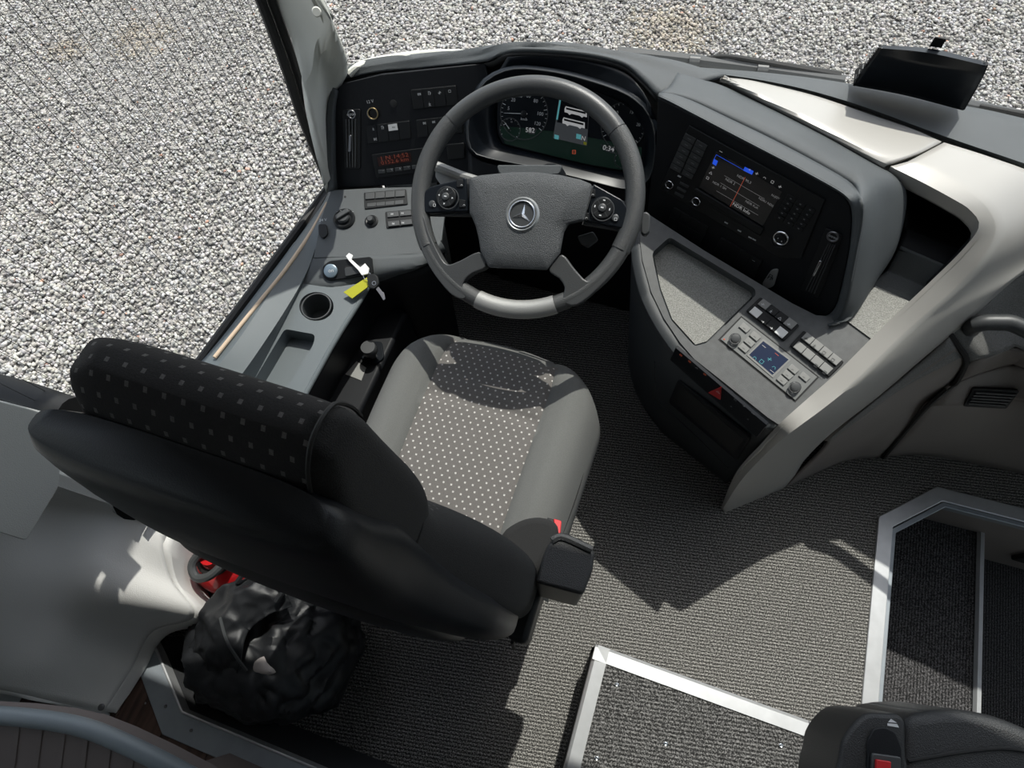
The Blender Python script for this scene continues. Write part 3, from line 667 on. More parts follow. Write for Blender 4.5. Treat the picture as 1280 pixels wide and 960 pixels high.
loft('sill_side', [e_, [p+Vector((-.01, 0, -.06)) for p in e_], [Vector((p.x-.03, p.y, .06)) for p in e_]], M['panel'], dash, nu=40, nv=10, solid=.01)
# window board between glass and sill
loft('window_board', [[(412, 237, .56), (398, 262, .562), (340, 340, .585), (262, 440, .618), (200, 500, .63)], [(416, 238, .60), (404, 264, .59), (352, 344, .600), (285, 442, .628), (220, 510, .635)],
      [(420, 240, .615), (398, 300, .592), (376, 355, .577), (318, 446, .60), (262, 520, .61)], [(424, 240, .59), (402, 302, .57), (380, 358, .55), (334, 452, .545), (290, 530, .545)]], M['ledge'], dash, nu=30, nv=12, linear=True, ang=25)
tube('window_bead', [(409, 254, .585), (389, 290, .589), (356, 338, .60), (322, 380, .610), (268, 447, .632)], .0045, mat('bead_tan', (.55, .42, .30), .6), dash, n=30)
# light switches on the shelf
k = lathe('light_switch', PLS.at(430.5, 274), PLS.n, [(.0275, 0), (.0275, .004), (.024, .007), (.018, .005), (.017, .003)], M['bswitch'], dash, seg=36)
lathe('dial', PLS.at(430.5, 274), PLS.n, [(.0155, .003), (.0155, .012), (.013, .015)], M['gswitch'], k, seg=28)
prism('dial_grip', rounded([(424, 280), (422, 275), (437, 265), (440, 270)], 2), PLS, .014, .022, M['gswitch'], k, bevel=.002)
for a in range(5): strokes('pictogram', ICON['bar'], (421+a*5, 264.5-1.5*math.sin(a*.8)), .0035, PLS, M['print'], k, h=.0078)
k = lathe('dimmer', PLS.at(464.5, 277), PLS.n, [(.0165, 0), (.0165, .003), (.013, .005), (.008, .003)], M['bswitch'], dash, seg=28)
lathe('dial', PLS.at(464.5, 277), PLS.n, [(.0085, .002), (.0085, .014), (.0065, .017)], M['gswitch'], k, seg=20)
b = prism('switch_bank', rounded([(455, 241.5), (508, 237), (510, 256), (456, 262)], 2), PLS, 0, .003, M['bswitch'], dash, bevel=.001)
buttons('switch_button', [(457, 242.5), (507, 238.5), (507, 247), (457, 251)], 4, 1, PLS, .003, .006, M['gswitch'], b, gap=.03)
buttons('switch_button', [(459, 255), (505, 250.5), (505, 256), (459, 260)], 4, 1, PLS, .001, .004, M['gswitch'], b, gap=.03)
b = prism('switch_bank', rounded([(481.5, 265.5), (530, 261), (532, 280), (483.5, 286)], 2), PLS, 0, .003, M['bswitch'], dash, bevel=.001)
buttons('switch_button', [(483.5, 266.5), (530, 262.5), (531, 269), (484.5, 273.5)], 3, 1, PLS, .003, .006, M['gswitch'], b, gap=.04)
buttons('switch_button', [(484.5, 278), (531, 273.5), (532, 280), (485.5, 285)], 3, 1, PLS, .003, .006, M['gswitch'], b, gap=.04)
for q in ((490, 267.5), (503, 266.5), (491.5, 279.5), (503.5, 278.5)): strokes('pictogram', ICON['lamp'], q, .006, PLS, M['print'], b, h=.0068)
s = prism('power_socket', rounded([(398.5, 281), (409, 281), (411, 294), (405, 300), (399, 294)], 3), PLS, 0, .006, M['bswitch'], dash, bevel=.002)
text('socket_lettering', '24 V', (399, 277), (408.5, 276), PLS, M['print'], s)
lathe('hole', PLS.at(431.5, 246), PLS.n, [(.003, 0), (.003, .0006), (.002, .0008)], M['rubber'], dash, seg=12)
# parking brake plate with round button in front of the keys
PLQ = Plane((376, 345, .572), (455, 340, .572), (420, 360, .560))
b = prism('ignition_plate', rounded([(404, 333), (412, 326.5), (465, 321), (467, 343), (412, 351), (404, 347)], 4), Plane((384, 336, .581), (530, 330, .581), (420, 358, .562)), -.004, .004, M['bswitch'], dash, bevel=.001)
PLB = Plane((384, 336, .585), (530, 330, .585), (420, 358, .566))
lathe('start_button', PLB.at(414, 339), PLB.n, [(.0165, 0), (.0165, .005), (.014, .0065)], mat('button_bluegrey', (.20, .26, .31), .35, metal=.4), b, seg=28)
text('button_lettering', 'on', (410.5, 340.5), (417, 340), PLB, M['print'], b, .0072)
prism('ignition_slot', rounded([(431, 335), (458, 331), (459, 340), (432, 346)], 2), PLB, 0, .003, M['gswitch'], b, bevel=.001)
prism('slot_shadow_gap', [(432, 333), (457, 329.5), (457, 333), (432, 336.5)], PLB, 0, .002, M['rubber'], b, smooth=False)
#@@POD
# --- right pod with the multimedia panel
podtop = [(822, 122), (835, 128), (860, 141), (900, 162), (950, 188), (1000, 214), (1040, 236), (1056, 247), (1063, 258)]
podr = [(1065, 275), (1062, 310), (1054, 350), (1046, 380), (1036, 393), (1020, 396)]
podl = [(990, 382), (930, 346), (880, 316), (808, 270), (812, 235), (820, 180)]
prism('pod_panel', podtop+podr+podl, PLP, -.04, 0, M['panel'], dash, bevel=.002)
# rim round the panel (the lit bevel) and the shoulder down to the white trim
rim0 = [PLP.at(*q, -.002) for q in podtop+podr[:5]+[(1024, 397)]]
rim1 = [P(824, 116, .886), P(840, 117, .890), P(868, 127, .892), P(910, 147, .890), P(960, 171, .887), P(1010, 197, .884), P(1051, 220, .880), P(1068, 233, .874)]+[PLP.at(*q, .012) for q in [(1077, 250), (1078, 275), (1071, 312), (1063, 353), (1055, 386), (1046, 400), (1028, 404)]]
rimh = [p+Vector((0, -.002, .006)) for p in rim0[:8]]+[a.lerp(b, .35)+PLP.n*.005 for a, b in zip(rim0[8:], rim1[8:])]
loft('pod_lip', [rim0, rimh, rim1], M['dash'], dash, nu=60, nv=10, solid=.004, linear=True, ang=60)
sh1 = [(836, 108, .875), (850, 112, .885), (880, 119, .89), (922, 137, .89), (972, 160, .888), (1022, 186, .885), (1066, 209, .88), (1085, 220, .872), (1097, 234, .86), (1100, 260, .83), (1096, 300, .785), (1088, 340, .735), (1074, 380, .685), (1060, 398, .66), (1040, 406, .655)]
sh2 = [(850, 90, .85), (868, 96, .85), (900, 106, .85), (935, 121, .85), (985, 145, .85), (1040, 173, .848), (1098, 207, .842), (1122, 222, .84), (1133, 240, .825), (1130, 275, .79), (1118, 315, .745), (1095, 352, .70), (1076, 384, .668), (1062, 400, .656), (1042, 407, .652)]
loft('pod_shoulder', [rim1, sh1, sh2, [to3(q)+Vector((.015, .03, -.08)) for q in sh2]], M['dash'], dash, nu=60, nv=20, solid=.006)
# --- multimedia unit
mm = thing('multimedia_unit', 'black multimedia radio unit with lit station list screen and silver ringed knobs in the dashboard', 'radio', PLP.at(940, 290))
prism('faceplate', [(862.5, 156), (1032, 249), (1002, 322), (978, 322), (825.5, 235)], PLP, .0005, .004, M['bswitch'], mm, bevel=.001)
scr = [(897, 187), (979, 238), (952, 286), (873, 238)]
prism('screen', scr, PLP, .004, .0048, M['lcd'], mm, smooth=False)
prism('screen_lip', [(868, 236), (873, 233), (957, 284), (953, 292)], PLP, .004, .010, M['bswitch'], mm, bevel=.002)
prism('disc_slot', [(890, 257.5), (953, 294), (951.5, 297), (888.5, 260)], PLP, .0035, .0046, M['rubber'], mm, smooth=False)
for q in [(880, 190), ]: pass
up = .58
buttons('preset_key', [(858, 164), (887, 180.5), (867, 224), (838, 208)], 2, 6, PLP, .004, .0062, M['gswitch'], mm, gap=.05, skip=())
for j in range(6):
    for i in range(2):
        c = quad_pts([(858, 164), (887, 180.5), (867, 224), (838, 208)], PLP, (i+.5)/2, (j+.5)/6)
        u = (PLP.at(887, 180.5)-PLP.at(858, 164)).normalized(); w = PLP.n.cross(u)
        V = [c+PLP.n*.0066+u*a+w*b for a, b in ((-.004, -.0008), (.004, -.0008), (.004, .0008), (-.004, .0008))]
        mk('key_print', V, [[0, 1, 2, 3]], mat('print_dim', (.16, .16, .17), .6) if 'print_dim' not in bpy.data.materials else bpy.data.materials['print_dim'], mm, smooth=False, face_cam=c+PLP.n)
buttons('number_key', [(986, 240), (1022, 261), (1004, 290), (968, 270)], 3, 5, PLP, .004, .0056, M['bswitch'], mm, gap=.05)
n_ = 0
for j in range(5):
    for i in range(3):
        c = quad_pts([(986, 240), (1022, 261), (1004, 290), (968, 270)], PLP, (i+.5)/3, (j+.5)/5)
        u = (PLP.at(1022, 261)-PLP.at(986, 240)).normalized(); w = PLP.n.cross(u); s_ = .0018
        mk('key_print', [c+PLP.n*.006+u*a*s_+w*b*s_ for a, b in ((-1, -.7), (1, -.7), (1, .7), (-1, .7))], [[0, 1, 2, 3]], bpy.data.materials['print_dim'], mm, smooth=False, face_cam=c+PLP.n)
for q in ((857, 229), (853.5, 235), (850.5, 241.5)):
    prism('side_key', [(q[0]-5, q[1]-3.6), (q[0]+6, q[1]+2.2), (q[0]+4.5, q[1]+5), (q[0]-6, q[1]-.8)], PLP, .004, .006, M['gswitch'], mm, bevel=.0006)
prism('key_mark', [(849, 217.5), (853, 219.5), (852, 221), (848, 219)], PLP, .0042, .0046, M['print'], mm, smooth=False)
def ringknob(px, py, r, par, dots=False):
    k = lathe('knob', PLP.at(px, py), PLP.n, [(r, .004), (r, .010), (r*.86, .0125), (r*.8, .011), (r*.5, .0112)], M['bswitch'], par, seg=32)
    ring('knob_ring', PLP.at(px, py, .0115), PLP.n, r*.9, r*.10, M['chrome'], k, seg=36, rs=6)
    if dots:
        for a in range(4):
            d = 2*math.pi*(a+.35)/4; u, v = frame(PLP.n)
            lathe('knob_dot', PLP.at(px, py)+u*math.cos(d)*r*.42+v*math.sin(d)*r*.42, PLP.n, [(.0011, .011), (.0011, .0123)], M['print'], k, seg=8)
ringknob(836.5, 231, .0095, mm); ringknob(870, 252, .0098, mm); ringknob(976, 298, .0158, mm, True)
for (px, py) in ((909, 277), (925.5, 287), (939, 295.5), (944, 298)): prism('key_mark', [(px-2, py-1.6), (px+2.4, py+.7), (px+1.7, py+2), (px-2.6, py-.3)], PLP, .0042, .0046, M['print'], mm, smooth=False)
# screen content
def sl(a, b, w, m, h=.0052):
    A, B = PLP.at(*a), PLP.at(*b); t = (B-A).normalized(); s = PLP.n.cross(t)*w
    mk('screen_line', [A+s+PLP.n*h, B+s+PLP.n*h, B-s+PLP.n*h, A-s+PLP.n*h], [[0, 1, 2, 3]], m, mm, smooth=False, face_cam=A+PLP.n)
sl((897, 192), (931, 211), .0004, M['blue']); sl((897, 192), (893.5, 199), .0004, M['blue'])
prism('screen_tab', [(932.5, 207), (943.5, 212.5), (941.5, 217), (930.5, 211.5)], PLP, .005, .0053, M['blue'], mm, smooth=False)
prism('screen_tab', [(894, 197), (899, 200), (896.5, 206), (892, 203)], PLP, .005, .0053, M['blue'], mm, smooth=False)
strokes('screen_icon', ICON['arrow'], (936.5, 212), .006, PLP, M['lcdtext'], mm, h=.0056, up=up)
for (px, py, k_) in ((946, 217, 'fan'), (956, 222, 'arc'), (965.5, 227.5, 'sq'), (975, 233.5, 'fan'), (891.5, 209.5, 'fan'), (888.5, 216, 'tri'), (884.5, 222.5, 'sq'), (901, 189.5, 'bar')):
    strokes('screen_icon', ICON[k_], (px, py), .0062, PLP, M['lcdtext'], mm, h=.0056, up=up)
sl((907, 218), (957, 247), .0003, M['lcddim']); sl((902, 227), (951, 256.5), .0003, M['lcddim']); sl((897, 237), (949, 267.5), .0003, M['lcddim'])
sl((933, 220), (914, 257), .0004, M['lcdred'])
text('screen_lettering', 'NDR Info', (915.5, 256), (936.5, 268.5), PLP, M['lcdtext'], mm, .0056)
for s_, a, b in (('NDR 2', (906.5, 225), (918, 231.5)), ('NDR 1 SH', (890.5, 228.5), (907, 237.5)), ('NDR 90,3', (921, 220.5), (938, 230)), ('NDR Kult', (931.5, 252.5), (947, 261.5)), ('NDR1 NDS', (948, 248.5), (966, 259)), ('N-JOY', (964, 244.5), (974, 250))):
    text('screen_lettering', s_, a, b, PLP, M['lcddim'], mm, .0056)
# switch rows under the unit
switchbank([(843, 258), (886, 283), (876, 306), (833, 281)], 4, PLP, dash, [], ny=2)
b = switchbank([(902, 296), (954, 325), (943, 346), (892, 315)], 4, PLP, dash, [], ny=1)
strokes('pictogram', ICON['bar'], (942, 326), .006, PLP, M['print'], b, h=.0045, up=up)
k = prism('hatch_switch', rounded([(965, 336), (974.5, 335), (968, 357.5), (958, 360), (953, 354)], 4), PLP, 0, .004, M['sswitch'], dash, bevel=.001)
strokes('pictogram', ICON['door']+ICON['arc'], (963.5, 347), .013, PLP, M['bswitch'], k, h=.0046, up=up)
sl2 = [(1036, 302), (1046.5, 305), (1021, 366), (1008, 360)]
v = vent([(1033, 284), (1054, 294), (1024, 372), (1000, 362)], sl2, PLP, dash, 4)
prism('vent_tab', rounded([(1027, 322), (1030, 323), (1020.5, 342), (1018, 341)], 1), PLP, .005, .012, M['chrome'], v, bevel=.001)
ring('vent_wheel', PLP.at(1041, 296, .004), PLP.n, .0095, .002, M['steel'], v, seg=20, rs=6)
text('vent_marks', 'oooo', (1035.5, 295), (1046.5, 300), PLP, M['print'], v, .0068)
# --- instrument cluster and its hood
win = smooth_loop([(620, 150), (622, 122), (630, 111), (645, 105), (668, 102), (700, 104), (750, 117), (785, 135), (800, 155), (806, 178), (801, 212), (775, 214), (730, 206), (685, 195), (630, 181), (622, 170)], 48)
clu = thing('instrument_cluster', 'instrument cluster with speedometer, rev counter and centre screen behind the steering wheel', 'instrument cluster', PLK.at(695, 200))
prism('dial_face', win, PLK, -.012, -.010, M['gloss'], clu, smooth=False)
prism('green_band', [(622, 158), (660, 161), (700, 166), (750, 175), (802, 185), (801, 211), (775, 213), (730, 205), (685, 194), (630, 180)], PLK, -.0098, -.0092, M['lcdgreen'], clu, smooth=False)  # green print and reflection on the dials, put into a faintly glowing strip
prism('centre_screen', [(698, 124), (736, 133), (733, 183), (690.5, 173)], PLK, -.009, -.0082, M['lcdgrey'], clu, smooth=False)
prism('screen_field', [(699.5, 125.5), (735, 134), (734, 162), (695.5, 153)], PLK, -.0081, -.0078, M['lcd'], clu, smooth=False)
for dy in (0, 14):
    dx = -2.6 if dy else 0
    prism('bus_image', [(705+dx, 136+dy), (706.5+dx, 133+dy), (733+dx, 139.5+dy), (733+dx, 147+dy), (729+dx, 146+dy), (727+dx, 147.6+dy), (724+dx, 145+dy), (714+dx, 142.6+dy), (711+dx, 144+dy), (709+dx, 141.5+dy), (705+dx, 140.5+dy)], PLK, -.0077, -.0074, M['lcdtext'], clu, smooth=False)
    prism('bus_windows', [(707+dx, 134.5+dy), (731.5+dx, 140.5+dy), (731.5+dx, 143+dy), (707+dx, 137+dy)], PLK, -.0073, -.0070, M['lcd'], clu, smooth=False)
prism('screen_icon', [(692.5, 168.5), (698, 170), (697.5, 175), (692, 173.8)], PLK, -.0077, -.0074, M['lcdcyan'], clu, smooth=False)
prism('screen_icon', [(720, 167.5), (726, 169), (725.5, 175), (719.5, 173.5)], PLK, -.0077, -.0074, M['lcdcyan'], clu, smooth=False)
text('screen_lettering', 'N', (726.5, 175), (731, 176), PLK, M['lcdtext'], clu, -.0072)
prism('screen_icon', [(729, 177.5), (733, 178.5), (732.6, 182), (728.6, 181)], PLK, -.0077, -.0074, M['yellow'], clu, smooth=False)
prism('screen_bar', [(698.5, 125), (700.5, 125.4), (696.5, 150), (694.5, 149.6)], PLK, -.0077, -.0074, M['lcdcyan'], clu, smooth=False)
def gauge(cx, cy, rpx, a0, a1, nt, name, needle, nums, red=False):
    o = PLK.at(cx, cy, -.0088); u = (PLK.at(cx+4, cy+.7)-PLK.at(cx, cy)).normalized(); w = PLK.n.cross(u); r = (PLK.at(cx+rpx, cy)-PLK.at(cx, cy)).length
    g = ring(name, o, PLK.n, r, .0012, M['gswitch'], clu, seg=40, rs=6)
    G = []
    for k in range(nt):
        a = math.radians(a0+(a1-a0)*k/(nt-1)); d = u*math.cos(a)+w*math.sin(a); s_ = PLK.n.cross(d)*.00045*(1.5 if k % 5 == 0 else 1); l0 = r*(.84 if k % 5 == 0 else .9)
        G.append(([o+d*l0+s_, o+d*r*.985+s_, o+d*r*.985-s_, o+d*l0-s_], [[0, 1, 2, 3]]))
    V, F = join_geo(G); mk('tick_marks', [p+PLK.n*.0005 for p in V], F, M['print'], g, smooth=False, face_cam=o+PLK.n)
    a = math.radians(needle); d = u*math.cos(a)+w*math.sin(a); s_ = PLK.n.cross(d)*.0009
    V, F = prism_geo([o-d*.15*r+s_, o+d*r*.85+s_*.4, o+d*r*.85-s_*.4, o-d*.15*r-s_], PLK.n, .002, .003); mk('needle', V, F, M['print'], g, smooth=False)
    lathe('needle_cap', o, PLK.n, [(r*.12, .001), (r*.12, .004), (r*.08, .005)], M['bswitch'], g, seg=16)
    for s_, ang in nums:
        a = math.radians(ang); c = o+(u*math.cos(a)+w*math.sin(a))*r*.68
        cu = bpy.data.curves.new('t', 'FONT'); cu.body = s_; cu.align_x = 'CENTER'; cu.align_y = 'CENTER'; cu.resolution_u = 2
        ob = bpy.data.objects.new('t', cu); C.objects.link(ob); me = bpy.data.meshes.new_from_object(ob.evaluated_get(bpy.context.evaluated_depsgraph_get()))
        sz = r*.19; mk('dial_number', [c+u*v_.co.x*sz+w*v_.co.y*sz+PLK.n*.0006 for v_ in me.vertices], [list(p.vertices) for p in me.polygons], M['print'], g, smooth=False, face_cam=c+PLK.n)
        bpy.data.objects.remove(ob); bpy.data.curves.remove(cu); bpy.data.meshes.remove(me)
gauge(655, 142, 30, 215, -32, 26, 'speedometer', 187, [('5', 172), ('20', 140), ('40', 112), ('60', 82), ('80', 52), ('100', 8), ('120', -25)])
text('dial_lettering', 'km/h', (651, 150), (659, 151), PLK, M['print'], clu, -.008)
gauge(637.5, 162, 13, 215, -35, 11, 'pressure_gauge', 135, [('10', 85)])
gauge(779, 158, 28, 215, -35, 21, 'rev_counter', 200, [('5', 180), ('10', 130), ('15', 70), ('20', 15)])
gauge(779, 199, 11, 200, -20, 7, 'fuel_gauge', 60, [])
prism('counter_window', [(655, 161), (670, 161.5), (667, 168.5), (660, 168)], PLK, -.009, -.0086, M['gswitch'], clu, smooth=False)
prism('counter_window', [(750, 181), (769, 185), (768, 193), (758, 190.5)], PLK, -.009, -.0086, M['gswitch'], clu, smooth=False)
for (a, b, s_) in (((657, 165), (668, 166), '582'), ((753, 187), (767, 190), '0:34')): text('counter_digits', s_, a, b, PLK, M['lcdtext'], clu, -.0084)
strokes('warning_light', ICON['sq']+[((.35, .5), (.65, .5))], (717.5, 190), .009, PLK, M['lcdred'], clu, h=-.009)
strokes('warning_light', ICON['sq'], (726, 192), .008, PLK, M['lcdgreen'], clu, h=-.0085)
strokes('warning_light', ICON['bar'], (779, 203.5), .006, PLK, M['lcdred'], clu, h=-.0085)
# gloss black surround lofted from the dial window out to the hood edge
outer = smooth_loop([(585, 160), (590, 133), (601, 109), (617, 95), (638, 87), (664, 86.5), (711, 94), (767, 111), (795, 126), (812, 146), (819, 178), (812, 222), (785, 236), (730, 224), (674, 210), (608, 197), (589, 186)], 48)
mid = [((a[0]*.6+b[0]*.4), (a[1]*.6+b[1]*.4)) for a, b in zip(win, outer)]
def loop_loft(name, loops, m, par, **kw):
    n = len(loops[0]); V = [p for l in loops for p in l]
    return mk(name, V, grid_faces(len(loops), n, True), m, par, face_cam=CAM, solid=.003, **kw)
L0 = [PLK.at(*q, -.012) for q in win]; L1 = [PLK.at(*q, .004) for q in mid]; L2 = [PLK.at(*q, .022) for q in outer]
c_ = sum(L2, Vector())/48; L3 = [p+(p-c_)*.05-PLK.n*.006 for p in L2]; L4 = [p+(p-c_)*.06-PLK.n*.05 for p in L2]
loop_loft('cluster_surround', [L0, L1, L2, L3, L4], M['gloss'], clu, ang=60)
tube('surround_edge', L2+[L2[0]], .0014, M['gswitch'], clu, rs=6)
# fascia under the cluster, closes the gap down to the column
loft('column_fascia', [[(585, 190, .70), (610, 205, .69), (700, 222, .685), (790, 234, .69), (825, 225, .70)], [(585, 215, .66), (610, 225, .65), (700, 240, .64), (790, 250, .65), (825, 245, .67)],
      [Vector((-.52, 1.02, .45)), Vector((-.42, 1.05, .45)), Vector((-.28, 1.06, .45)), Vector((-.12, 1.05, .45)), Vector((-.02, 1.02, .45))], [Vector((-.52, 1.1, 0)), Vector((-.42, 1.1, 0)), Vector((-.28, 1.1, 0)), Vector((-.12, 1.1, 0)), Vector((-.02, 1.1, 0))]], M['panel'], dash, nu=30, nv=14)
# demister cowl behind the wheel hood (pale blue sheen lens over the cluster)
loft('hood_lens', [[(634, 72, .868), (660, 70, .870), (690, 71, .870), (740, 77, .865), (780, 90, .856), (800, 110, .846), (812, 130, .835)], [(622, 92, .838), (655, 86, .842), (690, 89, .842), (738, 100, .836), (778, 116, .828), (797, 129, .822), (814, 148, .815)]], M['gloss'], dash, nu=24, nv=5, solid=.002)
#@@CONSOLE
# --- ledge under the windscreen, pale trims, silver beam
loft('windscreen_ledge', [[(770, 70, .82), (840, 81, .825), (960, 91, .825), (1060, 104, .825), (1200, 131, .825), (1280, 148, .825), Vector((1.0, 1.20, .825)), Vector((1.5, 1.05, .825))],
                          [(800, 78, .85), (850, 86, .852), (960, 101, .853), (1060, 127, .853), (1180, 171, .853), (1280, 206, .853), Vector((.95, 1.0, .85)), Vector((1.5, .9, .85))],
                          [(800, 82, .84), (850, 89, .842), (960, 104, .843), (1060, 131, .843), (1180, 175, .843), (1280, 211, .843), Vector((.95, .98, .84)), Vector((1.5, .88, .84))]], M['dash'], dash, nu=60, nv=10)
loft('pale_trim', [[(900, 96.5, .85), (930, 99, .852), (960, 105, .852), (1020, 120, .852), (1085, 142, .852), (1140, 161, .852), (1177, 177, .852)],
                   [(901, 97.5, .856), (926, 105, .868), (960, 118, .870), (1012, 140, .870), (1065, 165, .868), (1112, 188, .865), (1146, 192, .862)],
                   [(902, 98, .852), (922, 108, .868), (955, 126, .870), (1000, 149, .870), (1045, 173, .868), (1085, 195, .864), (1108, 207, .860)],
                   [(900, 100, .83), (918, 114, .83), (948, 134, .83), (990, 156, .83), (1035, 180, .83), (1078, 202, .83), (1103, 215, .83)]], M['trim'], dash, nu=40, nv=14)
BT = [(902, 634, .01), (920, 591, .28), (953, 553, .49), (974, 530, .578), (1012, 496, .602), (1050, 462, .627), (1110, 402, .677), (1165, 350, .737), (1205, 310, .79), (1224, 282, .825), (1212, 262, .842), (1190, 248, .85), (1155, 229, .856), (1113, 208, .858)]
BR = [(903, 637, .01), (927, 600, .27), (963, 562, .48), (988, 541, .572), (1030, 510, .595), (1070, 477, .617), (1132, 417, .667), (1190, 367, .727), (1228, 326, .78), (1246, 290, .818), (1237, 262, .842), (1215, 241, .853), (1175, 215, .86), (1135, 202, .862)]
BO = [(906, 641, .0), (978, 611, .0), (1005, 576, .15), (1030, 550, .27), (1055, 529, .35), (1099, 495, .43), (1155, 447, .54), (1211, 401, .62), (1262, 355, .70), (1330, 300, .74), (1350, 255, .80), (1300, 220, .842), (1240, 197, .852), (1180, 178, .853)]
loft('side_beam', [[to3(q)+Vector((.004, 0, -.03)) for q in BT], BT, BR, BO], M['trim'], dash, nu=110, nv=24, linear=True, ang=50)
# --- centre console
trayq = rounded([(815, 316), (837, 296), (944, 361), (945, 369), (884, 429), (868, 433), (838, 399), (824, 362)], 5)
ctop = [(800, 300), (801, 272), (808, 266), (880, 313), (930, 343), (990, 379), (1020, 394), (1052, 396), (1096, 429), (1050, 463), (1012, 497), (974, 531), (960, 522), (905, 478), (868, 449), (850, 428), (830, 398), (814, 365), (803, 325)]
holed('console_top', ctop, [trayq], PLC, M['console'], dash, thick=.008)
recess('console_tray', trayq, PLC, .03, M['dash'], dash, taper=.02)
prism('tray_mat', [(816, 317), (837, 299), (941, 362), (941, 370), (883, 427), (869, 431), (840, 399), (826, 362)], PLC.off(-.03), .0006, .003, M['consolefloor'], dash, smooth=False)
tl = [PLC.at(*q, -.002) for q in ((801, 272), (800, 300), (803, 325), (814, 365), (830, 398), (850, 428), (868, 449), (905, 478), (960, 522), (974, 531))]
o1 = [(-.014, -.004), (-.016, -.004), (-.018, -.006), (-.018, -.010), (-.015, -.013), (-.012, -.014), (-.010, -.013), (-.008, -.012), (-.008, -.012), (-.006, -.010)]
r1 = [p+Vector((a, b, -.016)) for p, (a, b) in zip(tl, o1)]; DN = Vector((.035, .040, -.40)); r2 = [p+DN*.12 for p in r1]
r3 = [p+DN*((p.z-.2)/.4) for p in r1]; r4 = [p+DN*(p.z/.4) for p in r1]
loft('console_body', [tl, r1, r2, r3, r4], M['pedestal'], dash, nu=60, nv=26, solid=.006)
PLF = Plane(r1[5], r1[8], r1[6]+DN); PLF = PLF.off(.007)
hz = prism('hazard_strip', [(845, 434), (959, 531), (947, 546), (838, 449)], PLF, -.006, .002, M['gloss'], dash, bevel=.001)
prism('hazard_button', [(887, 489), (903, 482), (902, 498)], PLF, .002, .005, M['red'], hz, bevel=.0006)
strokes('hazard_triangle', ICON['tri'], (897.5, 490), .009, PLF, M['white'], hz, h=.0056, w=.14, up=.75)
for q, k_, m_ in (((851, 444), 'sq', 'lcdred'), ((862, 452), 'sq', 'lcdred'), ((871, 460), 'tri', 'print'), ((881, 468), 'sq', 'lcdred'), ((919, 500), 'sq', 'print'), ((914, 508), 'man', 'print'), ((930, 508), 'fan', 'print'), ((941, 517), 'bus', 'print'), ((935, 524), 'man', 'print')):
    strokes('pictogram', ICON[k_], q, .006, PLF, M[m_], hz, h=.0026, up=.8)
pk = prism('pocket_frame', rounded([(848, 474), (939, 547), (922, 575), (836, 502)], 4), PLF, -.004, .003, M['panel'], dash, bevel=.002)
prism('pocket_opening', rounded([(855, 483), (931, 548), (917, 566), (842, 499)], 3), PLF, .0032, .0036, M['rubber'], pk, smooth=False)
tube('panel_seam', [PLF.at(*q, .002) for q in ((818, 452), (820, 495), (826, 505), (870, 545), (910, 585))], .0012, M['gswitch'], dash, n=30, rs=6)
# climate unit
cl = thing('climate_control', 'silver grey climate control unit with blue screen and two round knobs in the console', 'climate control', PLC.at(960, 450))
cq = [(926.5, 395), (1024, 471.5), (994, 503), (897.5, 424.5)]
prism('faceplate_gap', cq, PLC, .0002, .0008, M['rubber'], cl, smooth=False)
prism('faceplate', [(926.5, 397.5), (1021, 471.5), (993.5, 500.5), (900.5, 424.5)], PLC, .0008, .003, mat('climate_face', (.20, .205, .20), .4, metal=.3), cl, bevel=.0006)
prism('screen_frame', [(953.5, 424), (988, 450), (965.5, 473), (932.5, 444.5)], PLC, .003, .0042, M['sswitch'], cl, bevel=.0005)
prism('screen', [(953.5, 427), (985, 450), (965, 469), (936, 444)], PLC, .0042, .0046, M['climate'], cl, smooth=False)
for q, k_, m_ in (((944, 447), 'arc', 'lcdcyan'), ((952, 452), 'sq', 'lcdcyan'), ((962, 449), 'fan', 'lcdcyan'), ((968, 459), 'arc', 'lcdcyan'), ((955, 433), 'bar', 'lcdtext'), ((971, 443), 'bar', 'lcdred'), ((965, 464), 'bar', 'lcdtext')):
    strokes('screen_icon', ICON[k_], q, .009, PLC, M[m_], cl, h=.005, w=.1, up=.8)
def cbtn(px, py):
    k = prism('button', [(px-1.6, py-6.6), (px+8, py+1.2), (px+2.2, py+6.8), (px-7.2, py-1.2)], PLC, .003, .0062, M['sswitch'], cl, bevel=.0008)
    strokes('button_print', ICON['bar'], (px+.4, py), .005, PLC, M['gswitch'], k, h=.0068, up=.8)
for q in ((930, 410.5), (943, 421), (936, 428.3), (929, 435.5), (990.5, 462), (983.5, 469), (976.5, 475.8), (1004.5, 471.5)): cbtn(*q)
for q in ((918.5, 424), (993, 484.5)):
    k = lathe('knob', PLC.at(*q), PLC.n, [(.0122, .002), (.0122, .004), (.0105, .006), (.0105, .011), (.009, .0125)], M['gswitch'], cl, seg=28)
    ring('knob_ring', PLC.at(*q, .0115), PLC.n, .0098, .0014, M['chrome'], k, seg=28, rs=6)
    lathe('knob_cap', PLC.at(*q), PLC.n, [(.008, .012), (.008, .0132), (.004, .0137)], M['gswitch'], k, seg=20)
lathe('indicator', PLC.at(905, 424.5), PLC.n, [(.0018, .003), (.0018, .0036)], M['lcdred'], cl, seg=8)
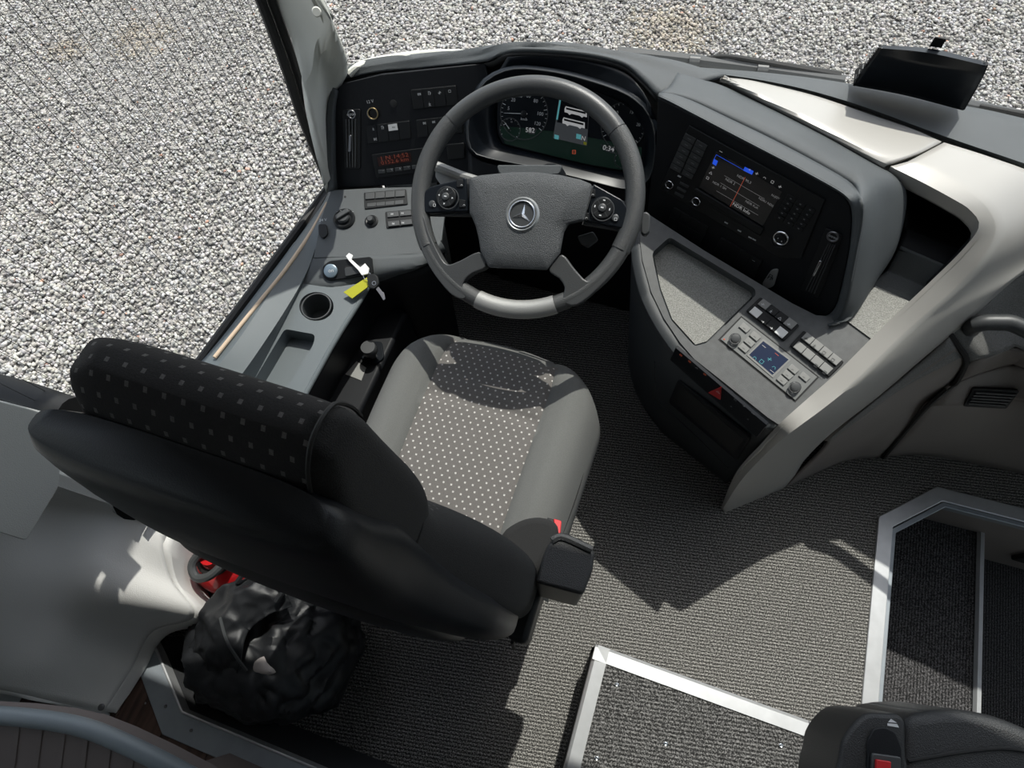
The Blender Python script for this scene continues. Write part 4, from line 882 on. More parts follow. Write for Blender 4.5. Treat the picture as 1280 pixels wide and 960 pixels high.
def bank8(q, mats, icons, row=.42):
    b = prism('switch_bank', rounded(q, 2.5), PLC, 0, .005, M['bswitch'], dash, bevel=.0012)
    tl_, tr_, br_, bl_ = [Vector(p) for p in q]
    top = [tl_.lerp(tr_, .06), tl_.lerp(tr_, .94), tr_.lerp(br_, row)+(tl_-tr_)*.06, tl_.lerp(bl_, row)+(tr_-tl_)*.06]
    bot = [tl_.lerp(bl_, 1-row)+(tr_-tl_)*.06, tr_.lerp(br_, 1-row)+(tl_-tr_)*.06, bl_.lerp(br_, .94), bl_.lerp(br_, .06)]
    for rr, qq in ((0, top), (1, bot)):
        buttons('switch_button', [tuple(p) for p in qq], 4, 1, PLC, .005, .009, M['sswitch'], b, gap=.025, bevel=.0008, mats={(i, 0): M[mats[rr][i]] for i in range(4)})
    for q_, k_, m_ in icons: strokes('pictogram', ICON[k_], q_, .007, PLC, M[m_], b, h=.0097, up=.75)
bank8([(950, 372), (999, 407.5), (979.5, 427), (932, 389)], [['sswitch', 'bswitch', 'bswitch', 'sswitch'], ['white', 'bswitch', 'bswitch', 'white']],
      [((953.5, 380.5), 'fan', 'print'), ((964, 389), 'man', 'print'), ((975, 398), 'tri', 'print'), ((986, 405.5), 'fan', 'print'), ((953.5, 402), 'arrow', 'white'), ((964, 410), 'arrow', 'white')])
bank8([(1004, 413.5), (1054.5, 453), (1035.5, 472), (986.5, 432.5)], [['sswitch']*4, ['sswitch']*4],
      [((1007.5, 423), 'fan', 'gswitch'), ((1018.5, 432), 'man', 'gswitch'), ((1030, 441), 'sq', 'gswitch'), ((1041, 450), 'sq', 'gswitch'), ((1020, 457), 'sq', 'gswitch'), ((1031, 465.5), 'sq', 'gswitch')])
# storage cubby between pod and beam
A_ = [PLC.at(1052, 397, .001), PLC.at(1095.5, 429, .001)]; B_ = [PLC.at(1094, 360, .001), PLC.at(1146, 382, .001)]
prism('cubby_mat', [(1052, 397), (1095.5, 429), (1146, 382), (1112, 366), (1094, 358)], PLC, .001, .003, M['consolefloor'], dash, smooth=False)
loft('cubby_step', [[PLC.at(1056, 384), PLC.at(1104, 416)], [PLC.at(1092, 352), PLC.at(1152, 376)], [PLC.at(1110, 338, .006), PLC.at(1170, 364, .006)], [PLC.at(1126, 308, .04), PLC.at(1196, 338, .04)]], M['dash'], dash, nu=12, nv=30, linear=True)
loft('cubby_liner', [[PLC.at(1122, 312, .036), PLC.at(1206, 340, .036)], [PLC.at(1132, 285, .038), PLC.at(1216, 318, .038)], [P(1132, 262, .72), P(1232, 290, .72)], [P(1128, 225, .80), P(1236, 250, .80)]], M['panel'], dash, nu=12, nv=24, linear=True)  # black colour stands in for the shade deep inside the cubby
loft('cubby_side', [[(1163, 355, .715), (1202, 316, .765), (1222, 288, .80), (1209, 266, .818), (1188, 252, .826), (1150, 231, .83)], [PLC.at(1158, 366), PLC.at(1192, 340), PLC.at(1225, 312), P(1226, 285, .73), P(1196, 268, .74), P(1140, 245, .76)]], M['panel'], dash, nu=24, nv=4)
# --- lower dash on the passenger side
loft('passenger_lid', [[(1030, 551, .27), (1060, 526, .35), (1120, 477, .465), (1188, 420, .59)], [(1036, 553, .262), (1068, 530, .345), (1130, 486, .45), (1206, 449, .545)], [(1020, 572, .17), (1078, 540, .26), (1130, 512, .34), (1186, 480, .42)], [(980, 610, 0.0), (1050, 579, 0.0), (1085, 573, 0.0), (1103, 571, 0.0)]], M['rightdash'], dash, nu=30, nv=20)
loft('passenger_lid_top', [[(1034, 551, .272), (1062, 527, .353), (1122, 478, .468), (1188, 421, .592)], [(1037, 552, .27), (1068, 529, .35), (1129, 485, .455), (1203, 446, .552)]], M['speck'], dash, nu=24, nv=5, solid=.004)
loft('kick_panel', [[(1158, 507, .36), (1200, 492, .40), (1280, 478, .44), Vector((1.2, .80, .42)), Vector((1.6, .80, .42))], [(1140, 530, .22), (1190, 525, .25), (1280, 525, .26), Vector((1.2, .86, .25)), Vector((1.6, .84, .25))], [(1103, 571, 0), (1160, 570, 0), (1280, 593, 0), Vector((1.3, .89, 0)), Vector((1.6, .87, 0))]], M['rightdash'], dash, nu=30, nv=14)
loft('vent_band', [[(1186, 484, .425), (1225, 466, .46), (1280, 461, .48), Vector((1.0, .82, .49)), Vector((1.6, .80, .49))], [(1172, 500, .385), (1215, 492, .41), (1280, 484, .435), Vector((1.0, .80, .43)), Vector((1.6, .79, .43))], [(1162, 508, .355), (1205, 507, .38), (1280, 503, .40), Vector((1.0, .80, .40)), Vector((1.6, .80, .40))]], M['rightdash'], dash, nu=30, nv=10)
PLV = Plane((1217, 487, .422), (1269, 490, .425), (1207, 504, .385))
v = prism('air_vent', rounded([(1216, 484), (1274, 487), (1257, 510), (1203, 507)], 3), PLV, -.004, .004, M['bswitch'], dash, bevel=.001)
for k in range(5):
    t = (k+.2)/5; t2 = (k+.75)/5; Q = [(1219, 487), (1269, 490), (1253, 507), (1208, 504)]
    prism('slat', [quad_pts(Q, PLV, 0, t), quad_pts(Q, PLV, 1, t), quad_pts(Q, PLV, 1, t2), quad_pts(Q, PLV, 0, t2)], PLV, .004, .008, M['gswitch'], v)
loft('passenger_band', [[(1213, 453, .535), (1250, 443, .55), (1280, 438, .56), Vector((1.0, .80, .57)), Vector((1.6, .78, .57))], [(1196, 478, .44), (1235, 464, .47), (1280, 459, .485), Vector((1.0, .82, .495)), Vector((1.6, .80, .495))]], M['rightdash'], dash, nu=24, nv=6)
loft('passenger_top', [[(1200, 410, .60), (1240, 376, .655), (1280, 342, .70), Vector((.95, .98, .78)), Vector((1.6, .88, .80))], [(1190, 417, .592), (1235, 400, .60), (1285, 392, .62), Vector((1.0, .90, .64)), Vector((1.6, .86, .64))], [(1213, 452, .54), (1250, 442, .555), (1280, 437, .565), Vector((1.0, .80, .575)), Vector((1.6, .78, .575))]], M['speck'], dash, nu=30, nv=14)
tube('gap_seal', [(1187, 417, .594), (1197, 432, .572), (1208, 451, .544), (1197, 476, .445), (1187, 484, .42), (1160, 507, .36), (1135, 535, .2), (1104, 572, .005)], .006, M['rubber'], dash, n=50, rs=6)
tube('grab_handle', [(1214, 411, .592), (1218, 406, .625), (1245, 403, .64), (1285, 413, .645), Vector((.93, .80, .63)), Vector((.96, .83, .58))], .017, M['gswitch'], dash, n=40, rs=12)
# back wall of the footwell so that the cab is closed under the dash
box('footwell_back', (XW+.02, 1.11, 0), (XR, 1.13, .74), M['panel'], dash, smooth=False)
box('side_lining', (XW, -.02, .0), (XW+.012, 1.11, .55), M['panel'], dash, smooth=False)
#@@WHEEL
# ================================================================== STEERING WHEEL
WC = Vector((-.295, .784, .813)); WN = Vector((0, -.506, .8625)).normalized(); WU = Vector((1, 0, 0)); WV = WN.cross(WU)
PW = Plane(WC, WC+WU, WC+WV)
wh = thing('steering_wheel', 'four spoke dark leather steering wheel with three pointed star on its hub', 'steering wheel', WC-Vector((0, 0, .1)))
RM, RT = .2215, .0185
def ang(px, py):
    p = PW.at(px, py)-WC; return math.atan2(p.dot(WV), p.dot(WU))
def arc(name, q0, q1, m, r=RT):
    a0, a1 = ang(*q0), ang(*q1)
    if a1 < a0: a1 += 2*math.pi
    return ring(name, WC, WN, RM, r, m, wh, seg=max(10, int((a1-a0)*22)), rs=20, a0=a0, a1=a1, u=WU, flat=.92)
ring('rim', WC, WN, RM, RT*.96, M['leather'], wh, seg=96, rs=18, u=WU, flat=.92)
arc('rim_cover', (778, 158), (563, 150), M['leather2'], RT*1.02)
arc('rim_grip', (563, 152), (528, 312), M['leather'], RT*1.04)
arc('rim_grip', (786, 318), (778, 160), M['leather'], RT*1.04)
arc('rim_shell', (594, 381), (694, 380), M['wheelsil'], RT*1.05)
hub = [(586, 222), (600, 218.5), (640, 214.5), (670, 214.5), (700, 218), (727, 224), (740, 229.5), (741, 234), (731, 276), (712, 280), (706, 290), (703, 305), (701, 317), (686, 336), (684, 338.5), (612, 335.5), (609, 333), (600, 314), (598, 300), (594, 283), (589, 271), (586, 265)]
poly = [PW.at(*q, .018) for q in hub]; c0 = sum(poly, Vector())/len(poly)
k = len(poly); V = [p-WN*.034+(c0-p)*.22 for p in poly]+poly+[p+(c0-p)*.07+WN*.007 for p in poly]+[p+(c0-p)*.35+WN*.011 for p in poly]
mk('airbag_cover', V, grid_faces(4, k, True)+[list(range(k))[::-1], list(range(3*k, 4*k))], M['hubpad'], wh, ang=50, bevel=.003)
for s in ((606, 241, 613, 240), (697, 248, 705, 250)):
    A, B = PW.at(s[0], s[1], .0285), PW.at(s[2], s[3], .0285); tube('cover_mark', [A, B], .0006, M['rubber'], wh, rs=5)
# emblem: a three pointed star in a ring
ec = PW.at(653, 268, .030)
em = lathe('emblem', ec, WN, [(.0345, -.006), (.0345, -.001), (.031, .003), (.0265, .001), (.0265, -.001)], mat('emblem_dish', (.32, .33, .33), .35, metal=.6), wh, seg=40)
lathe('emblem_back', ec, WN, [(.0265, .0008), (.0265, .0014)], M['gswitch'], em, seg=32)
ring('emblem_ring', ec+WN*.003, WN, .0255, .0017, M['chrome'], em, seg=40, rs=8)
G = []
for a in range(3):
    t = math.radians(90+120*a); d = WU*math.cos(t)+WV*math.sin(t); s = WN.cross(d)
    G.append(([ec+WN*.0015-d*.002+s*.0048, ec+WN*.0015+d*.0248, ec+WN*.0015-d*.002-s*.0048, ec+WN*.006, ], [[0, 3, 1], [3, 2, 1], [0, 2, 3], [0, 1, 2]]))
V, F = join_geo(G); mk('emblem_star', V, F, M['chrome'], em, smooth=False)
# side modules with buttons
mL = prism('button_module', rounded([(533, 241), (539, 235), (585, 223), (587, 266), (534, 268), (525, 260)], 3), PW, -.012, .012, M['gloss'], wh, bevel=.003)
mR = prism('button_module', rounded([(742, 231), (778, 251), (785, 262), (779, 287), (733, 278)], 3), PW, -.012, .012, M['gloss'], wh, bevel=.003)
def pad(px, py, r, par, icons):
    o = PW.at(px, py)
    k = lathe('button_pad', o, WN, [(r, .012), (r, .016), (r*.9, .0175)], M['bswitch'], par, seg=32)
    ring('pad_ring', PW.at(px, py, .0165), WN, r*1.0, .0012, M['gswitch'], par, seg=32, rs=6)
    for a in range(4):
        t = math.radians(45+90*a); d = WU*math.cos(t)+WV*math.sin(t); s = WN.cross(d)*.0004
        A = o+d*r*.38+WN*.0178; B = o+d*r*.95+WN*.0178
        mk('pad_gap', [A+s, B+s, B-s, A-s], [[0, 1, 2, 3]], M['gswitch'], k, smooth=False, face_cam=o+WN)
    lathe('ok_button', o, WN, [(r*.36, .0175), (r*.36, .0195), (r*.28, .0205)], M['gswitch'], k, seg=20)
    for a, ic in enumerate(icons):
        t = math.radians(90*a); q = o+(WU*math.cos(t)+WV*math.sin(t))*r*.68; s = .0022
        pts = [(0, 1), (-.9, -.6), (.9, -.6)] if ic == 'tri' else [(-1, .5), (1, .5), (1, -.5), (-1, -.5)]
        rot = math.radians(90*a-90)
        mk('pad_print', [q+WN*.0179+WU*s*(x*math.cos(rot)-y*math.sin(rot))+WV*s*(x*math.sin(rot)+y*math.cos(rot)) for x, y in pts], [list(range(len(pts)))], M['print'], k, smooth=False, face_cam=q+WN)
    mk('pad_print', [o+WN*.0207+WU*x*.0028+WV*y*.0011 for x, y in ((-1, -1), (1, -1), (1, 1), (-1, 1))], [[0, 1, 2, 3]], M['print'], k, smooth=False, face_cam=o+WN)
pad(560.5, 248, .0215, mL, ['tri', 'tri', 'tri', 'tri']); pad(753.5, 262, .0215, mR, ['bar', 'bar', 'bar', 'bar'])
for q, par in (((543, 256.5), mL), ((769.5, 274), mR)):
    k = lathe('round_button', PW.at(*q), WN, [(.0068, .012), (.0068, .015), (.005, .016)], M['gswitch'], par, seg=20)
    strokes('pictogram', ICON['sq'], q, .006, PW, M['print'], k, h=.0165)
for q, par in (((577, 231), mL), ((580, 256), mL), ((741, 243), mR), ((733, 272), mR)):
    k = prism('corner_button', rounded([(q[0]-4, q[1]-5), (q[0]+4, q[1]-4), (q[0]+4, q[1]+5), (q[0]-3.5, q[1]+5)], 1), PW, .012, .0145, M['bswitch'], par, bevel=.0006)
    strokes('pictogram', ICON['arc'], q, .005, PW, M['print'], k, h=.015)
tube('module_trim', [PW.at(*q, .0135) for q in ((741.5, 232), (736, 255), (728, 281))], .0012, M['chrome'], mR, rs=6)
tube('module_trim', [PW.at(*q, .0135) for q in ((586.5, 223), (588, 245), (588, 267))], .0012, M['steel'], mL, rs=6)
# spokes reach from the side modules and the hub into the rim
prism('spoke', [(520, 250), (536, 238), (590, 225), (592, 270), (534, 269), (518, 268)], PW, -.02, -.006, M['leather2'], wh, bevel=.004)
prism('spoke', [(738, 230), (780, 250), (800, 255), (800, 280), (780, 289), (728, 280)], PW, -.02, -.006, M['leather2'], wh, bevel=.004)
prism('spoke', smooth_loop([(532, 270), (540, 293), (550, 315), (561, 331), (575, 328), (602, 316), (610, 334), (592, 343), (581, 355), (584, 374), (566, 368), (542, 338), (527, 305), (522, 275)], 56), PW, -.013, .0155, M['leather2'], wh, bevel=.008, seg=4)
prism('spoke', smooth_loop([(780, 290), (774, 310), (756, 340), (736, 352), (720, 338), (703, 319), (687, 338), (700, 349), (707, 361), (704, 377), (722, 382), (752, 358), (776, 330), (788, 305), (791, 288)], 56), PW, -.013, .0155, M['leather2'], wh, bevel=.008, seg=4)
# column behind the hub, stalks
ax = Vector((0, .52, -.35)).normalized()
lathe('column_cover', WC-WN*.055, ax, [(.045, 0), (.052, .03), (.052, .16), (.05, .22)], M['panel'], wh, seg=24)
tube('stalk', [WC-WN*.05+WU*.05, PW.at(775, 275, -.05), PW.at(800, 279, -.045)], [.007, .008, .010], M['gswitch'], wh, rs=10)
prism('stalk_knob', rounded([(801, 268), (808, 265.5), (813, 270), (812, 291), (806, 296), (801, 292)], 3), PW.off(-.045), -.012, .012, M['gswitch'], wh, bevel=.003)
tube('stalk', [WC-WN*.05-WU*.05+WV*.02, PW.at(575, 219, -.06), PW.at(546, 208, -.06)], [.008, .010, .011], M['sswitch'], wh, rs=10)
prism('stalk_flap', rounded([(545, 208), (580, 219), (573, 228), (552, 232), (545, 222)], 2), PW.off(-.065), -.008, .004, M['sswitch'], wh, bevel=.002)
prism('column_switch', rounded([(722, 296), (742, 290), (748, 300), (735, 310), (725, 304)], 3), PW.off(-.08), -.01, .01, M['gswitch'], wh, bevel=.002)
prism('column_top', rounded([(622, 208), (704, 208), (700, 220), (626, 220)], 4), PW.off(-.06), -.03, .012, M['dash'], wh, bevel=.006)
#@@SEAT
# ================================================================== DRIVER SEAT
SXC = -.297
seat = thing('driver_seat', 'driver seat with grey dotted cushion and tall shaded backrest with black shell behind the wheel', 'seat', (SXC, .3, 0))
def two_mats(o, m2, test):
    o.data.materials.append(m2); b = BASE[root_of(o)]
    for p in o.data.polygons:
        if test(p.center+b): p.material_index = 1
# cushion: heightfield over a rounded outline (s across, t from back to front)
def cushion():
    cols, rows = 61, 45; V = []; U = []
    for j in range(rows):
        t = j/(rows-1)
        for i in range(cols):
            s = -1+2*i/(cols-1)
            e = abs(s)
            hw = .280*(1-.05*(1-t))*(1-.20*max(0, t-.74)**2/.0676)
            y = .10+t*(.566-.070*e**2.6)
            x = SXC+hw*s+.012*t*0
            z = .475+.030*math.exp(-((e-.70)/.17)**2)+.012*math.cos(s*1.4)
            z += .018*math.sin(math.pi*min(1, t*1.05))                        # gentle crown
            z -= .012*math.exp(-((t-.62)/.022)**2)*(1 if e < .50 else 0)       # cross seam
            z -= .008*math.exp(-((e-.495)/.018)**2)                            # side seams
            z -= .10*max(0, (e-.80)/.20)**2.4
            z -= .11*max(0, (t-.80)/.20)**2.6
            z -= .05*max(0, (.10-t)/.10)**2
            V.append(Vector((x, y, z))); U.append((x, y))
    n = cols*rows
    per = [i for i in range(cols)]+[(j+1)*cols-1 for j in range(1, rows)]+[n-1-i for i in range(1, cols)]+[(rows-1-j)*cols for j in range(1, rows-1)]
    c = Vector((SXC, .35, .36)); base = len(V)
    for k in per: V.append(Vector((c.x+(V[k].x-c.x)*.93, c.y+(V[k].y-c.y)*.93, .36))); U.append((V[k].x, V[k].y))
    m = len(per); F = grid_faces(rows, cols)+[[per[k], per[(k+1) % m], base+(k+1) % m, base+k] for k in range(m)]+[[base+k for k in range(m)][::-1]]
    o = mk('seat_cushion', V, F, M['fabric'], seat, uvs=U, ang=70)
    two_mats(o, M['dots'], lambda c_: abs(c_.x-SXC) < .1345 and c_.y < .60 and c_.z > .40)
cushion()
tube('seam_piping', [Vector((SXC+.255, .22, .440)), Vector((SXC+.262, .35, .438)), Vector((SXC+.252, .50, .438)), Vector((SXC+.225, .545, .44))], .002, M['fabdark'], seat, n=24, rs=6)
def levels(name, lev, m, ex=3.2, n=56, dx=0.0, **kw):
    V = []; U = []
    for z, w, f, b, in lev:
        cy, hy = (f+b)/2, (f-b)/2
        for k in range(n):
            a = 2*math.pi*k/n; ca, sa = math.cos(a), math.sin(a)
            x = SXC+dx+w*math.copysign(abs(ca)**(2/ex), ca); y = cy+hy*math.copysign(abs(sa)**(2/ex), sa)
            V.append(Vector((x, y, z))); U.append((x, z if z < 1.27 and y > .05 else 1.27+.105*math.atan2(z-1.27, y-.055)))
    F = grid_faces(len(lev), n, True)+[list(range(n))[::-1], list(range((len(lev)-1)*n, len(lev)*n))]
    return mk(name, V, F, m, seat, uvs=U, ang=70, **kw)
def smooth_lev(lev, n):
    P3 = [Vector(l[1:4]) for l in lev]; zs = [l[0] for l in lev]; out = []
    for k in range(n):
        z = zs[0]+(zs[-1]-zs[0])*k/(n-1); i = 0
        while i < len(zs)-2 and z > zs[i+1]: i += 1
        t = (z-zs[i])/(zs[i+1]-zs[i]); ext = [2*P3[0]-P3[1]]+P3+[2*P3[-1]-P3[-2]]; p0, p1, p2, p3 = ext[i:i+4]
        v = 0.5*((2*p1)+(p2-p0)*t+(2*p0-5*p1+4*p2-p3)*t*t+(3*p1-p0-3*p2+p3)*t**3); out.append((z, *v))
    return out
BL = [(.45, .225, .14, .03), (.50, .238, .15, .025), (.60, .247, .152, .015), (.75, .248, .148, .008), (.88, .242, .138, .0), (.96, .225, .130, -.005), (1.03, .185, .118, -.005), (1.08, .150, .110, -.003), (1.12, .136, .110, 0)]
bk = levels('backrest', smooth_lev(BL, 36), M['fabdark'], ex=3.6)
two_mats(bk, M['dotsshade'], lambda c_: abs(c_.x-SXC) < .125 and c_.y > .08)
HL = [(1.08, .126, .105, .0), (1.13, .128, .120, .0), (1.18, .126, .124, .0), (1.24, .122, .122, .010), (1.30, .119, .119, .030), (1.335, .119, .116, .044), (1.355, .117, .111, .056), (1.366, .110, .105, .066), (1.372, .090, .096, .076)]
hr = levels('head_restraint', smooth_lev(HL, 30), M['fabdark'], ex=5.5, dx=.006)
tube('headrest_seam', [Vector((-.193, y_, z_)) for y_, z_ in ((.118, 1.315), (.1165, 1.336), (.111, 1.357), (.104, 1.368), (.090, 1.373), (.076, 1.372), (.064, 1.364), (.054, 1.352), (.046, 1.337))], .0018, M['rubber'], seat, n=24, rs=6)
two_mats(hr, M['dotsshade'], lambda c_: c_.x < SXC+.104)
SL = [(.52, .205, .05, -.005), (.60, .226, .056, -.012), (.75, .238, .064, -.016), (.90, .238, .056, -.022), (.98, .222, .056, -.024), (1.05, .185, .058, -.026), (1.12, .158, .068, -.025), (1.20, .147, .072, -.020), (1.27, .143, .060, -.010), (1.315, .141, .055, -.001), (1.336, .137, .052, .006), (1.344, .128, .048, .012)]
levels('back_shell', smooth_lev(SL, 44), M['shell'], ex=3.4)
SL2 = [(.60, .15, .0, -.030), (.75, .165, .0, -.038), (.90, .16, .0, -.040), (1.02, .13, .0, -.038), (1.14, .10, .0, -.030), (1.2, .08, .0, -.018)]
levels('shell_bulge', smooth_lev(SL2, 20), M['shell'], ex=3.0)
tube('head_adjuster', [Vector((SXC-.150, .0, 1.17)), Vector((SXC-.13, .0, 1.19))], .018, M['shell'], seat, rs=14)
# armrest, its upholstered hinge, buckle
PA = Plane((690, 690, .79), (730, 690, .79), (700, 730, .79))
prism('armrest', rounded([(679, 693), (687, 676), (704, 670), (744, 688), (741, 713), (729, 744), (669, 728)], 6), PA, -.24, 0, M['armblk'], seat, bevel=.014, seg=4)
tube('armrest_lip', [PA.at(*q, -.001) for q in ((690, 676), (704, 672), (740, 688))], .007, M['armblk'], seat, n=14, rs=8)
PH = Plane((640, 690, .66), (690, 690, .66), (660, 720, .66))
prism('armrest_hinge', smooth_loop([(626, 672), (645, 652), (672, 645), (694, 652), (698, 668), (688, 690), (672, 715), (658, 728), (640, 715)], 36), PH, -.17, 0, M['fabdark'], seat, bevel=.02, seg=4)
PBk = Plane((695, 650, .60), (705, 650, .60), (700, 670, .60))
prism('buckle_button', rounded([(692, 648), (702, 651), (700, 672), (694, 672)], 2), PBk, -.02, 0, M['red'], seat, bevel=.002)
prism('buckle_body', rounded([(684, 646), (696, 650), (696, 676), (684, 674)], 2), PBk, -.12, -.004, M['bswitch'], seat, bevel=.004)
box('recliner_bracket', (SXC+.215, .0, .34), (SXC+.255, .11, .56), M['bswitch'], seat, bevel=.012)
box('side_cover', (SXC+.20, .02, .22), (SXC+.245, .40, .40), M['shell'], seat, bevel=.012)
tube('release_strap', [Vector((SXC+.225, -.002, .50)), Vector((SXC+.228, -.012, .42)), Vector((SXC+.222, -.008, .36))], .004, M['rubber'], seat, rs=6)
box('seat_pan', (SXC-.22, .08, .30), (SXC+.22, .56, .37), M['shell'], seat, bevel=.01)
box('suspension', (SXC-.17, .14, .05), (SXC+.17, .50, .31), M['rubber'], seat, bevel=.02)
box('base_plate', (SXC-.20, .10, .0), (SXC+.20, .54, .05), M['rubber'], seat, bevel=.006)
# ================================================================== BESIDE AND BEHIND THE SEAT
hb = thing('parking_brake', 'black side box with round parking brake knob left of the seat cushion', 'parking brake', (-.66, .5, 0))
box('side_box', (-.86, .30, 0), (-.605, .68, .40), M['panel'], hb, bevel=.01)
PHB = Plane((440, 430, .40), (490, 430, .40), (460, 470, .40))
prism('knob_plate', rounded([(455, 428), (478, 428), (481, 448), (470, 457), (452, 450)], 4), PHB, 0, .006, M['gloss'], hb, bevel=.002)
lathe('brake_knob', PHB.at(467, 446), Vector((0, 0, 1)), [(.010, .004), (.010, .03), (.020, .034), (.021, .05), (.018, .055)], M['gswitch'], hb, seg=28)
prism('lit_patch', [(446, 452), (458, 460), (452, 476), (432, 468)], PHB, 0, .002, M['sswitch'], hb, smooth=False)  # pale slab painted as the lit patch on the side box
# keys hanging at the ignition
PKY = Plane((440, 330, .592), (470, 330, .592), (460, 370, .572))
ky = thing('key_bunch', 'bunch of keys with white clip and yellow tag hanging from the ignition', 'keys', PKY.at(460, 345))
prism('white_clip', [(433, 321), (437, 317), (442, 320), (440, 325), (451, 335), (457, 330), (462, 336), (461, 343), (453, 345), (448, 338), (437, 327)], PKY, .0, .005, M['white'], ky, bevel=.0008)
prism('yellow_tag', [(429, 365), (459, 346), (461.5, 357), (440, 373)], PKY, -.004, -.001, M['yellow'], ky, bevel=.0005)
prism('key_fob', rounded([(460, 347), (466, 343.5), (474, 347), (476, 357), (470, 364), (463, 362)], 3), PKY, .004, .013, M['bswitch'], ky, bevel=.002)
ring('fob_emblem', PKY.at(467.5, 354, .0135), PKY.n, .0045, .0007, M['chrome'], ky, seg=20, rs=6)
prism('key_blade', [(470.5, 362), (474.5, 360), (479, 366), (481, 367), (483, 375), (480.5, 377), (477, 371)], PKY, .006, .009, M['steel'], ky, bevel=.0004)
ring('split_ring', PKY.at(459, 345, .004), PKY.n, .009, .0009, M['chrome'], ky, seg=24, rs=6)
# moulded cover behind the driver
cv = thing('moulded_cover', 'pale grey moulded plastic cover against the left wall behind the seat', 'cover', (-.8, -.2, .2))
cr_rows = [[(-60, 560, .86), (70, 582, .665), (130, 612, .57), (212, 664, .45)], [(-60, 595, .80), (62, 612, .64), (130, 640, .55), (204, 684, .45)], [(-60, 655, .76), (50, 655, .62), (130, 686, .52), (214, 724, .40)], [(-60, 720, .70), (60, 722, .56), (140, 745, .47), (243, 770, .34)],
           [(-60, 780, .62), (60, 782, .48), (120, 785, .37), (190, 790, .255)], [(-60, 830, .55), (40, 835, .44), (95, 838, .33), (163, 838, .238)], [(-60, 852, .50), (20, 866, .41), (80, 880, .29), (130, 890, .228)]]
loft('cover_shell', cr_rows, M['cover'], cv, nu=30, nv=30, solid=.006)
edge_ = [to3(r[-1]) for r in cr_rows]; bot = [to3(q) for q in cr_rows[-1][::-1]]
dn = lambda p, k, sx=0: Vector((p.x+sx, p.y, p.z-k))
loft('cover_side', [edge_, [dn(p, .03, .012) for p in edge_], [Vector((p.x+.01, p.y, .2)) for p in edge_]], M['cover'], cv, nu=40, nv=10, solid=.005, face=Vector((.5, .3, 1)))
loft('cover_end', [bot, [Vector((p.x, p.y-.012, p.z-.03)) for p in bot], [Vector((p.x, p.y-.01, .2)) for p in bot]], M['cover'], cv, nu=20, nv=8, solid=.005, face=Vector((-.5, -3, .6)))
lathe('cover_screw', P(127, 884, .545), Vector((0, 0, 1)), [(.006, 0), (.006, .002), (.003, .003)], M['steel'], cv, seg=12)
# wall lining and black rail by the window
PWL = Plane(Vector((XW+.012, 0, .6)), Vector((XW+.012, .2, .6)), Vector((XW+.012, 0, .9)))
mp_ = prism('wall_lining', rounded([(-80, 480), (74, 520), (63, 607), (23, 672), (-80, 640)], 5), PWL, -.006, .016, M['wallgrey'], wl_, bevel=.004)
tube('padded_rail', [P(-40, 478, .87), P(20, 493, .87), P(90, 516, .87)], .027, M['rubber'], n=12, rs=14)
meta(bpy.data.objects['padded_rail'], 'black padded rail by the side window behind the headrest', 'rail')
# fire extinguisher
fx = P(264, 694, .36); ext = thing('fire_extinguisher', 'red fire extinguisher with looped black handle between moulded cover and bag', 'fire extinguisher', (fx.x, fx.y, 0.0))
lathe('cylinder', Vector((fx.x, fx.y, 0)), Vector((0, 0, 1)), [(.07, 0), (.082, .012), (.082, .27), (.074, .31), (.052, .335), (.028, .35), (.024, .37)], M['redpaint'], ext, seg=36)
ring('neck_collar', Vector((fx.x, fx.y, .34)), Vector((0, 0, 1)), .036, .010, M['rubber'], ext, seg=28, rs=8)
lathe('gauge', Vector((fx.x-.012, fx.y+.035, .34)), Vector((0, 0, 1)), [(.012, 0), (.012, .015), (.010, .018)], M['white'], ext, seg=18)
tube('handle', [P(293, 692, .36), P(278, 706, .37), P(262, 720, .37), P(246, 722, .37), P(240, 708, .375), P(248, 694, .38), P(264, 688, .38)], .010, M['gswitch'], ext, n=36, rs=10)
